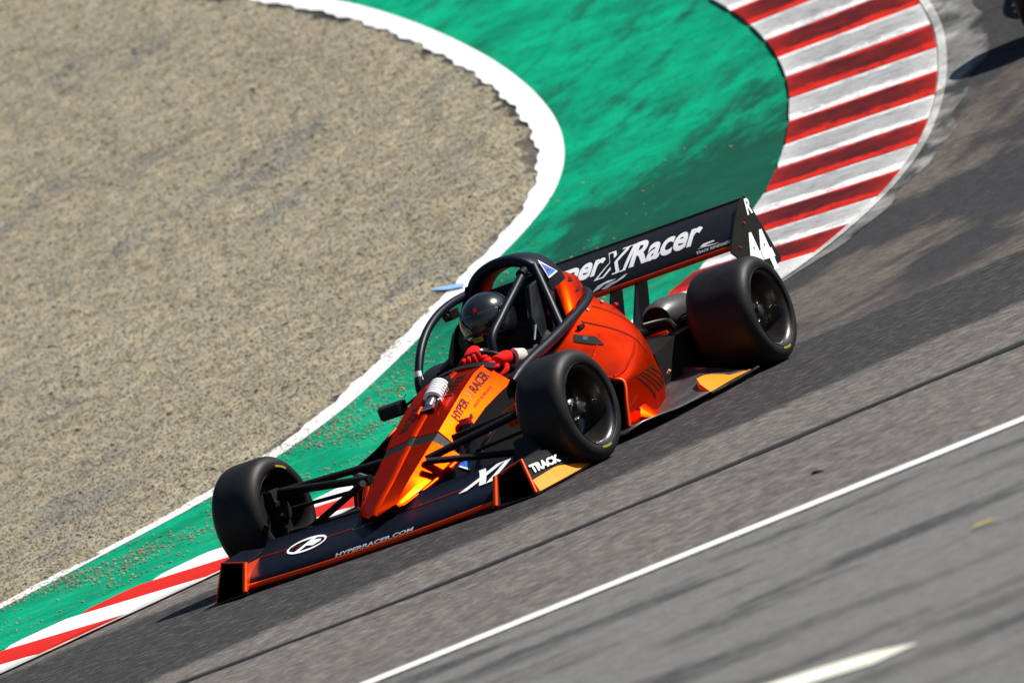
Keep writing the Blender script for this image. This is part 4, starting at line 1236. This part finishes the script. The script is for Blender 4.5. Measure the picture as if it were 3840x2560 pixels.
# --- front suspension
for sg in (1, -1):
    y_ = lambda P: [(p[0], sg * p[1], p[2]) for p in P]
    hub = (-0.035, 0.735, 0.345); hubl = (0.0, 0.735, 0.155)
    for nm, pts, r_ in (("upper_wishbone", [hub, (0.17, 0.15, 0.280)], 0.022), ("upper_wishbone", [hub, (-0.10, 0.17, 0.312)], 0.020), ("lower_wishbone", [hubl, (0.22, 0.14, 0.105)], 0.017), ("lower_wishbone", [hubl, (-0.24, 0.20, 0.12)], 0.017), ("push_rod", [(0.0, 0.64, 0.135), (0.22, 0.17, 0.275)], 0.019), ("steering_arm", [(-0.10, 0.72, 0.25), (-0.12, 0.22, 0.22)], 0.011)):
        mesh(nm, *tube(y_(pts), r_, 12, 0.85, up=(0.2, 0, 1), sub=1), 'matt', car, 60)
    mesh("wishbone_joint", *join(cyl(*y_([(-0.02, 0.72, 0.345), (-0.05, 0.77, 0.350)]), 0.016)), 'steel', car, 40)
    up_ = mesh("upright", *join(box((0.0, sg * 0.745, 0.255), 0.09, 0.05, 0.22), cyl((0, sg * 0.70, 0.264), (0, sg * 0.80, 0.264), 0.05, 18)), 'matt', car, 40, bevel=0.006)
    mesh("brake_disc", *cyl((0, sg * 0.762, 0.264), (0, sg * 0.772, 0.264), 0.12, 32), 'alloy', up_, 40)
    mesh("brake_caliper", *join(box((-0.03, sg * 0.757, 0.345), 0.13, 0.05, 0.05)), 'steel', up_, bevel=0.008)
    for q in range(3):
        mesh("upright_bolt", *cyl((0.045, sg * 0.715, 0.19 + 0.06 * q), (0.055, sg * 0.70, 0.19 + 0.06 * q), 0.009, 8), 'steel', up_, 40)

# --- rear end: gearbox, suspension, scoop
mesh("gearbox", *loft([[(x, y * wd_, z0_ + z * hh) for y, z in ((-1, 0), (-0.9, 0.9), (-0.5, 1), (0.5, 1), (0.9, 0.9), (1, 0))] for x, wd_, z0_, hh in ((-1.7, 0.22, 0.06, 0.46), (-2.0, 0.17, 0.08, 0.40), (-2.35, 0.12, 0.10, 0.30), (-2.6, 0.09, 0.12, 0.22))]), 'matt', car, 30)
for sg in (1, -1):
    y_ = lambda P: [(p[0], sg * p[1], p[2]) for p in P]
    for nm, pts, r_ in (("rear_wishbone", [(-2.13, 0.66, 0.35), (-1.95, 0.18, 0.33)], 0.014), ("rear_wishbone", [(-2.13, 0.66, 0.35), (-2.40, 0.12, 0.32)], 0.014), ("rear_wishbone", [(-2.13, 0.66, 0.15), (-1.90, 0.20, 0.12)], 0.015), ("rear_wishbone", [(-2.13, 0.66, 0.15), (-2.42, 0.12, 0.12)], 0.015), ("drive_shaft", [(-2.127, 0.64, 0.262), (-2.15, 0.12, 0.25)], 0.018)):
        mesh(nm, *tube(y_(pts), r_, 10, sub=1), 'gloss' if nm != "drive_shaft" else 'alloy', car, 60)
    mesh("rear_upright", *box((-2.127, sg * 0.66, 0.26), 0.10, 0.04, 0.22), 'alloy', car, bevel=0.008)
    mesh("rear_strut", *tube(y_([(-1.86, 0.42, 0.395), (-1.95, 0.50, 0.375), (-1.90, 0.56, 0.33)]), 0.011, 8), 'alloy', car, 60)
    mesh("engine_bay_cover", *loft([[(x, sg * y0, z0), (x, sg * y1, z0 - 0.01), (x, sg * y1, z1), (x, sg * (y0 + 0.03), z1 + 0.04)] for x, y0, y1, z0, z1 in ((-1.70, 0.20, 0.50, 0.07, 0.26), (-1.85, 0.18, 0.56, 0.08, 0.30), (-2.10, 0.15, 0.58, 0.10, 0.31), (-2.38, 0.10, 0.50, 0.13, 0.27))]), 'matt', car, 30)
    # scoop: rounded housing with a wide mouth
    hs = []
    for x, wd_, hh, zc in ((-2.00, 0.072, 0.062, 0.388), (-2.03, 0.085, 0.078, 0.388), (-2.12, 0.10, 0.088, 0.385), (-2.28, 0.10, 0.080, 0.38), (-2.36, 0.07, 0.055, 0.37)):
        hs.append([(x, sg * 0.43 + wd_ * math.cos(a), zc + hh * math.sin(a)) for a in np.linspace(0, 2 * math.pi, 25)[:-1]])
    sc_ = mesh("cooling_scoop", *loft(hs), 'floor', car, 50)
    hs = [[(-1.992, sg * 0.432 + 0.068 * math.cos(a), 0.388 + 0.058 * math.sin(a)) for a in np.linspace(0, 2 * math.pi, 25)[:-1]], [(-2.001, sg * 0.432 + 0.056 * math.cos(a), 0.388 + 0.048 * math.sin(a)) for a in np.linspace(0, 2 * math.pi, 25)[:-1]]]
    mesh("scoop_mouth", *loft(hs), 'cavity', sc_)
    mesh("scoop_base", *box((-2.10, sg * 0.36, 0.315), 0.26, 0.22, 0.03), 'trim', sc_, bevel=0.006)

# --- rear wing
rwing = root("rear_wing"); rwing.parent = car
def rw_prof(t):
    P = [(-2.690, 0.548), (-2.698, 0.566), (-2.72, 0.588), (-2.765, 0.622), (-2.82, 0.660), (-2.875, 0.698), (-2.915, 0.724), (-2.95, 0.744)]
    P = [(-2.690, 0.548), (-2.700, 0.572), (-2.728, 0.602), (-2.770, 0.634), (-2.82, 0.667), (-2.87, 0.696), (-2.912, 0.718), (-2.955, 0.734)]
    tt = np.linspace(0, 1, len(P))
    return float(np.polyval(np.polyfit(tt, [p[0] for p in P], 3), t)), float(np.polyval(np.polyfit(tt, [p[1] for p in P], 3), t))
def rw_surf(u, v, lift=0.0):
    x, z = rw_prof(v); x2, z2 = rw_prof(min(1, v + 0.04)); x1, z1_ = rw_prof(max(0, v - 0.04))
    tx, tz = x2 - x1, z2 - z1_; l_ = math.hypot(tx, tz)
    return (x + tz / l_ * (0.001 + lift), u, z - tx / l_ * (0.001 + lift))
secs = []
for y in np.linspace(-0.62, 0.62, 3):
    top = [rw_surf(y, v) for v in np.linspace(0, 1, 22)]
    bot = [(p[0] - 0.020 * math.sin(math.pi * min(1, k / 21 * 0.98 + 0.02)), p[1], p[2] - 0.028 * math.sin(math.pi * (k / 21) ** 0.7)) for k, p in enumerate(top)]
    secs.append(top + bot[::-1])
rmp = mesh("main_plane", *loft(secs), 'carbon', rwing, 60)
mesh("leading_edge_stripe", *tube([(-2.692, y, 0.548) for y in np.linspace(-0.615, 0.615, 8)], 0.0125, 10, 1.1, sub=1), 'trim', rmp, 60)
mesh("gurney_lip", *box((-2.957, 0, 0.738), 0.006, 1.23, 0.012), 'carbon', rmp)
sf = lambda u, v, l_=0: rw_surf(u, v, l_)
lettering("wing_lettering", "Hyper", sf, -0.52, -0.115, 0.30, 0.84, 'white', rmp, 0.18, 0.032, 1.0, 16, 0.002)
lettering("wing_lettering", "X1", sf, -0.165, 0.062, 0.33, 0.77, 'white', rmp, 0.42, 0.10, 1.05, 16, 0.002)
lettering("wing_lettering_core", "X1", sf, -0.140, 0.036, 0.36, 0.74, 'gloss', rmp, 0.42, 0.035, 1.13, 16, 0.0032)
lettering("wing_lettering", "Racer", sf, 0.032, 0.435, 0.34, 0.78, 'white', rmp, 0.18, 0.032, 1.0, 16, 0.002)
lettering("sponsor_lettering", "TRACK RENEGADE", sf, 0.415, 0.605, 0.13, 0.19, 'white', rmp, 0.15, 0.03, 1.0, 4, 0.004)
mesh("sponsor_emblem", *patch(rw_surf, [[(0.435, 0.26), (0.455, 0.30), (0.51, 0.30), (0.52, 0.275), (0.48, 0.265), (0.465, 0.245)], [(0.42, 0.225), (0.46, 0.25), (0.50, 0.235), (0.55, 0.215), (0.495, 0.215), (0.46, 0.23)]], 0.005), 'white', rmp)
mesh("swirl_emblem", *patch(rw_surf, [[(-0.17, 0.10), (-0.14, 0.20), (-0.08, 0.24), (-0.03, 0.22), (-0.06, 0.20), (-0.10, 0.19), (-0.13, 0.13)], [(-0.12, 0.10), (-0.08, 0.17), (-0.03, 0.18), (0.01, 0.24), (0.03, 0.25), (0.01, 0.19), (-0.04, 0.14), (-0.09, 0.08)]], 0.005), 'white', rmp)
for sg in (1, -1):
    y = sg * 0.626
    ep = [(-2.615, 0.530), (-2.64, 0.56), (-2.875, 0.727), (-2.965, 0.748), (-2.985, 0.735), (-3.115, 0.400), (-3.105, 0.388), (-2.965, 0.365), (-2.80, 0.40)]
    epo = mesh("wing_endplate", *plate([(x, y, z) for x, z in ep], 0.008, (0, 1, 0)), 'matt', rwing)
    if sg > 0:
        f = lambda u, v, l_=0.0: (-2.80 - 0.275 * u + 0.03 * v, y + 0.0065, 0.380 + 0.205 * v - 0.02 * u)
        lettering("number_plate_digits", "44", f, 0.0, 0.97, 0.0, 1.0, 'white', epo, 0.0, 0.045, 0.93)
        f2 = lambda u, v, l_=0.0: (-2.925 - 0.075 * u + 0.0 * v, y + 0.0065, 0.655 + 0.078 * v)
        lettering("endplate_initial", "R", f2, 0.05, 0.95, 0.0, 1.0, 'white', epo, 0.25, 0.03)
    for q in ((-2.86, 0.63), (-2.72, 0.535)):
        mesh("fastener", *cyl((q[0], y + sg * 0.002, q[1]), (q[0], y + sg * 0.009, q[1]), 0.007, 8), 'red', epo, 40)
    mesh("wing_pylon", *plate([(-2.40, sg * 0.07, 0.28), (-2.62, sg * 0.07, 0.25), (-2.88, sg * 0.07, 0.655), (-2.74, sg * 0.07, 0.600)], 0.012, (0, 1, 0)), 'navy', rwing, bevel=0.003)

# --- mirrors
for sg in (-1, 1):
    st_ = mesh("mirror", *loft([[(x, sg * 0.395 + wd_ * a, 0.478 + 0.034 * b * k) for a, b in ((-1, -0.8), (-0.8, -1), (0.8, -1), (1, -0.8), (1, 0.8), (0.8, 1), (-0.8, 1), (-1, 0.8))] for x, wd_, k in ((-0.70, 0.052, 0.7), (-0.725, 0.066, 1.0), (-0.775, 0.066, 1.0))]), 'gloss', car, 40) if sg < 0 else None
    if st_:
        mesh("mirror_stalk", *tube([(-0.76, sg * 0.34, 0.475), (-0.74, sg * 0.24, 0.505)], 0.007, 6, sub=1), 'gloss', st_)
tl = mesh("tow_loop", *tube([(-0.72 + 0.0 * math.cos(a), -0.305 - 0.022 * math.cos(a), 0.545 + 0.024 * math.sin(a)) for a in np.linspace(0, 2 * math.pi, 15)], 0.003, 6, sub=1), 'orange', car, 60)
mesh("roll_bar_label", *tube([(-0.80, -0.238, 0.565), (-0.812, -0.238, 0.605)], 0.0205, 12, sub=1), 'white', car, 60)

# --- steering wheel (a part of the car)
sw_c = np.array([-0.885, 0.05, 0.520]); n_ = np.array([-0.9, 0, 0.42]); n_ /= np.linalg.norm(n_)
e1_ = np.array([0, 1, 0.0]); e2_ = np.cross(n_, e1_)
pth = [sw_c + 0.115 * math.cos(a) * e1_ + 0.075 * math.sin(a) * e2_ for a in np.linspace(0, 2 * math.pi, 25)]
sw = mesh("steering_wheel", *tube(pth, 0.014, 8, sub=1, caps=False), 'matt', car, 60)
mesh("wheel_boss", *join(box(tuple(sw_c), 0.03, 0.10, 0.07), tube([sw_c - 0.11 * e1_, sw_c + 0.11 * e1_], 0.012, 8, sub=1), tube([sw_c, sw_c - n_ * 0.2], 0.018, 8, sub=1)), 'gloss', sw, bevel=0.004)

# ================================================================== the driver
drv = root("person", (-1.25, 0, 0.0))
tag(drv, "driver in a black helmet and dark suit with red gloves, seated in the race car", "person")
T_ = Matrix.Translation((1.25, 0, 0))
def dmesh(name, V, F, mat, parent, smooth=60, bevel=0.0):
    return mesh(name, [(p[0] + 1.25, p[1], p[2]) for p in V], F, mat, parent, smooth, bevel)
def skinned(name, chains, mat, parent, sub=2):
    """chains of (x,y,z,r) sharing joints by index: verts list + edges"""
    verts, edges, rad = chains
    me = bpy.data.meshes.new(name)
    me.from_pydata([(v[0] + 1.25, v[1], v[2]) for v in verts], edges, [])
    o = bpy.data.objects.new(name, me); COL.objects.link(o)
    md = o.modifiers.new("skin", 'SKIN')
    sv = me.skin_vertices[0].data
    for i, r_ in enumerate(rad):
        sv[i].radius = (r_, r_) if not isinstance(r_, tuple) else r_
        sv[i].use_root = (i == 0)
    md.use_smooth_shade = True
    sb = o.modifiers.new("sub", 'SUBSURF'); sb.levels = sub; sb.render_levels = sub
    dg = bpy.context.evaluated_depsgraph_get()
    m2 = bpy.data.meshes.new_from_object(o.evaluated_get(dg))
    bpy.data.objects.remove(o); bpy.data.meshes.remove(me)
    for p in m2.polygons: p.use_smooth = True
    m2.materials.clear()
    return link(name, m2, mat, parent)
bodyv = [(-1.42, 0, 0.30), (-1.44, 0, 0.40), (-1.42, 0, 0.50), (-1.38, 0, 0.565), (-1.30, 0, 0.635), (-1.27, 0, 0.68),
         (-1.37, 0.17, 0.555), (-1.21, 0.245, 0.475), (-1.05, 0.240, 0.475), (-0.945, 0.165, 0.512),
         (-1.37, -0.17, 0.555), (-1.21, -0.235, 0.475), (-1.08, -0.15, 0.52), (-0.965, -0.01, 0.585),
         (-1.20, 0.09, 0.29), (-0.85, 0.09, 0.37), (-0.45, 0.08, 0.28), (-1.20, -0.09, 0.29), (-0.85, -0.09, 0.37), (-0.45, -0.08, 0.28)]
bode = [(0, 1), (1, 2), (2, 3), (3, 4), (4, 5), (3, 6), (6, 7), (7, 8), (8, 9), (3, 10), (10, 11), (11, 12), (12, 13), (0, 14), (14, 15), (15, 16), (0, 17), (17, 18), (18, 19)]
bodr = [(0.13, 0.10), (0.14, 0.10), (0.15, 0.10), (0.10, 0.08), 0.052, 0.05, 0.062, 0.046, 0.042, 0.033, 0.062, 0.046, 0.042, 0.033, 0.075, 0.06, 0.05, 0.075, 0.06, 0.05]
body = skinned("body", (bodyv, bode, bodr), 'suit', drv)
def hand(wr_, dirv, upv, curl, thumbside, label):
    """palm and five fingers closed round the wheel rim"""
    d_ = np.array(dirv, float); d_ /= np.linalg.norm(d_); u_ = np.array(upv, float); u_ -= d_ * (u_ @ d_); u_ /= np.linalg.norm(u_)
    s_ = np.cross(d_, u_) * thumbside
    wr_ = np.array(wr_, float)
    K = 1.22
    def sk_(n_, ch_, mt_, pr_, sb_=2):
        vv, ee, rr2 = ch_
        vv = [wr_ + (np.array(v) - wr_) * K for v in vv]
        return skinned(n_, (vv, ee, [tuple(x * K for x in r_) if isinstance(r_, tuple) else r_ * K for r_ in rr2]), mt_, pr_, sb_)
    vs, es, rs2 = [wr_ - d_ * 0.045, wr_, wr_ + d_ * 0.035, wr_ + d_ * 0.07], [(0, 1), (1, 2), (2, 3)], [0.036, 0.031, (0.042, 0.026), (0.043, 0.024)]
    g_ = sk_("glove", (vs, es, rs2), 'glove', drv)
    for k, ln in enumerate((0.92, 1.0, 0.95, 0.78)):
        off = (k - 1.5) * 0.021
        b0 = wr_ + d_ * 0.062 + s_ * -off
        p = [b0, b0 + d_ * 0.034 * ln + u_ * 0.004]
        a = curl[0]; p.append(p[-1] + (d_ * math.cos(a) - u_ * math.sin(a)) * 0.030 * ln)
        a += curl[1]; p.append(p[-1] + (d_ * math.cos(a) - u_ * math.sin(a)) * 0.024 * ln)
        a += curl[1]; p.append(p[-1] + (d_ * math.cos(a) - u_ * math.sin(a)) * 0.018 * ln)
        sk_("finger", (p, [(0, 1), (1, 2), (2, 3), (3, 4)], [0.012, 0.0115, 0.0108, 0.010, 0.0085]), 'glove', g_, 1)
    b0 = wr_ + d_ * 0.015 + s_ * 0.030
    p = [b0, b0 + s_ * 0.024 + d_ * 0.022 - u_ * 0.008, b0 + s_ * 0.030 + d_ * 0.048 - u_ * 0.024, b0 + s_ * 0.020 + d_ * 0.066 - u_ * 0.040]
    sk_("thumb", (p, [(0, 1), (1, 2), (2, 3)], [0.014, 0.0125, 0.0115, 0.010]), 'glove', g_, 1)
    return g_
g1 = hand((-0.935, 0.005, 0.588), (0.9, 0.30, -0.08), (0.1, -0.1, 1.0), (1.25, 0.75), 1, '')
g2 = hand((-0.915, 0.150, 0.524), (0.88, -0.22, 0.10), (0.35, 0.65, 0.7), (1.25, 0.75), -1, '')
dmesh("wrist_strap", *tube([(-0.952, 0.040, 0.572), (-0.938, 0.066, 0.566)], 0.034, 14, 0.85, sub=1), 'white', g1, 60)
dmesh("cuff", *tube([(-1.00, 0.205, 0.494), (-0.955, 0.180, 0.508)], [0.044, 0.046], 14, sub=1), 'cuff', body, 60)
# helmet: shell of revolution-like sections, chin bar, visor
hc = np.array([-1.215, 0.0, 0.700])
yaw = R(-14); cy_, sy_ = math.cos(yaw), math.sin(yaw)
def hp(p):
    x, y, z = p
    return (hc[0] + cy_ * x - sy_ * y, hc[1] + sy_ * x + cy_ * y, hc[2] + z)
def helm(th, ph):
    """th: azimuth 0 = forward; ph: elevation"""
    ex, ey, ez = 0.148, 0.120, 0.130
    x = ex * math.cos(ph) * math.cos(th); y = ey * math.cos(ph) * math.sin(th); z = ez * math.sin(ph)
    if z < -0.02:
        k = min(1, (-0.02 - z) / 0.11)
        x = x + 0.012 * k * (1 if x > 0 else 0) ; x *= 1 + 0.10 * k; y *= 1 + 0.16 * k
    return x, y, z
V, F = [], []
nth, nph = 48, 26
phs = np.linspace(-0.95, math.pi / 2, nph)
for ph in phs:
    for q in range(nth):
        V.append(hp(helm(2 * math.pi * q / nth, ph)))
for i in range(nph - 1):
    for q in range(nth):
        F.append((i * nth + q, i * nth + (q + 1) % nth, (i + 1) * nth + (q + 1) % nth, (i + 1) * nth + q))
hel = dmesh("helmet", V, F, 'helmet', drv, 60)
V, F = [], []
for i, ph in enumerate(np.linspace(-0.30, 0.42, 10)):
    for q in range(25):
        th = -1.35 + 2.7 * q / 24
        x, y, z = helm(th, ph)
        k = 1.03
        V.append(hp((x * k, y * k, z)))
F = [(i * 25 + q, i * 25 + q + 1, (i + 1) * 25 + q + 1, (i + 1) * 25 + q) for i in range(9) for q in range(24)]
vis = dmesh("visor", V, F, 'visor', hel, 60)
so_ = vis.modifiers.new("thickness", 'SOLIDIFY'); so_.thickness = 0.003
dmesh("visor_edge", *tube([hp(tuple(np.array(helm(-1.35 + 2.7 * q / 16, -0.31)) * np.array([1.035, 1.035, 1]))) for q in range(17)], 0.005, 6, sub=1), 'gloss', hel, 60)
dmesh("helmet_badge", *plate([hp(tuple(np.array(helm(t_, p_)) * 1.036)) for t_, p_ in ((0.35, 0.44), (0.52, 0.44), (0.50, 0.60), (0.42, 0.64), (0.36, 0.58))], 0.002, (0.8, 0.4, 0.5)), 'red', hel)
dmesh("chin_strap", *plate([hp(tuple(np.array(helm(t_, p_)) * 1.02)) for t_, p_ in ((-0.15, -0.62), (0.35, -0.62), (0.4, -0.42), (-0.1, -0.42))], 0.004, (0.9, 0.1, -0.2)), 'chin', hel)
dmesh("visor_pivot", *cyl(hp((0.02, 0.113, 0.03)), hp((0.02, 0.123, 0.03)), 0.02, 14), 'gloss', hel, 40)
# face behind the visor
V, F = [], []
for i, ph in enumerate(np.linspace(-0.8, 0.6, 12)):
    for q in range(17):
        th = -1.0 + 2.0 * q / 16
        x, y, z = 0.105 * math.cos(ph) * math.cos(th), 0.075 * math.cos(ph) * math.sin(th), 0.10 * math.sin(ph)
        x += 0.022 * math.exp(-(y / 0.014) ** 2 - ((z + 0.012) / 0.022) ** 2)
        V.append(hp((x, y, z)))
F = [(i * 17 + q, i * 17 + q + 1, (i + 1) * 17 + q + 1, (i + 1) * 17 + q) for i in range(11) for q in range(16)]
dmesh("face", V, F, 'skin', body, 60)

# ================================================================== a second car just entering at the upper right edge
def copy_tree(o, parent=None):
    c = o.copy()
    COL.objects.link(c)
    c.parent = parent
    if parent is not None:
        c.matrix_parent_inverse = o.matrix_parent_inverse.copy()
    for ch in list(o.children):
        copy_tree(ch, c)
    return c
car2 = copy_tree(car)
fx = np.array([0.93, 0.36]); fx /= np.linalg.norm(fx)
pc = np.array([-11.41, -0.25])
ex_ = Vector((fx[0], fx[1], (hgt(*(pc + fx * 0.5)) - hgt(*(pc - fx * 1.5))) / 2.0)).normalized()
ly = np.array([-fx[1], fx[0]])
ey_ = Vector((ly[0], ly[1], (hgt(*(pc + ly)) - hgt(*(pc - ly))) / 2.0))
ez_ = ex_.cross(ey_).normalized(); ey_ = ez_.cross(ex_)
car2.matrix_world = Matrix(((ex_.x, ey_.x, ez_.x, pc[0]), (ex_.y, ey_.y, ez_.y, pc[1]), (ex_.z, ey_.z, ez_.z, hgt(*pc) + 0.02), (0, 0, 0, 1)))
tag(car2, "dark corner of a second race car at the upper right edge of the picture", "race car", "race cars on the track")
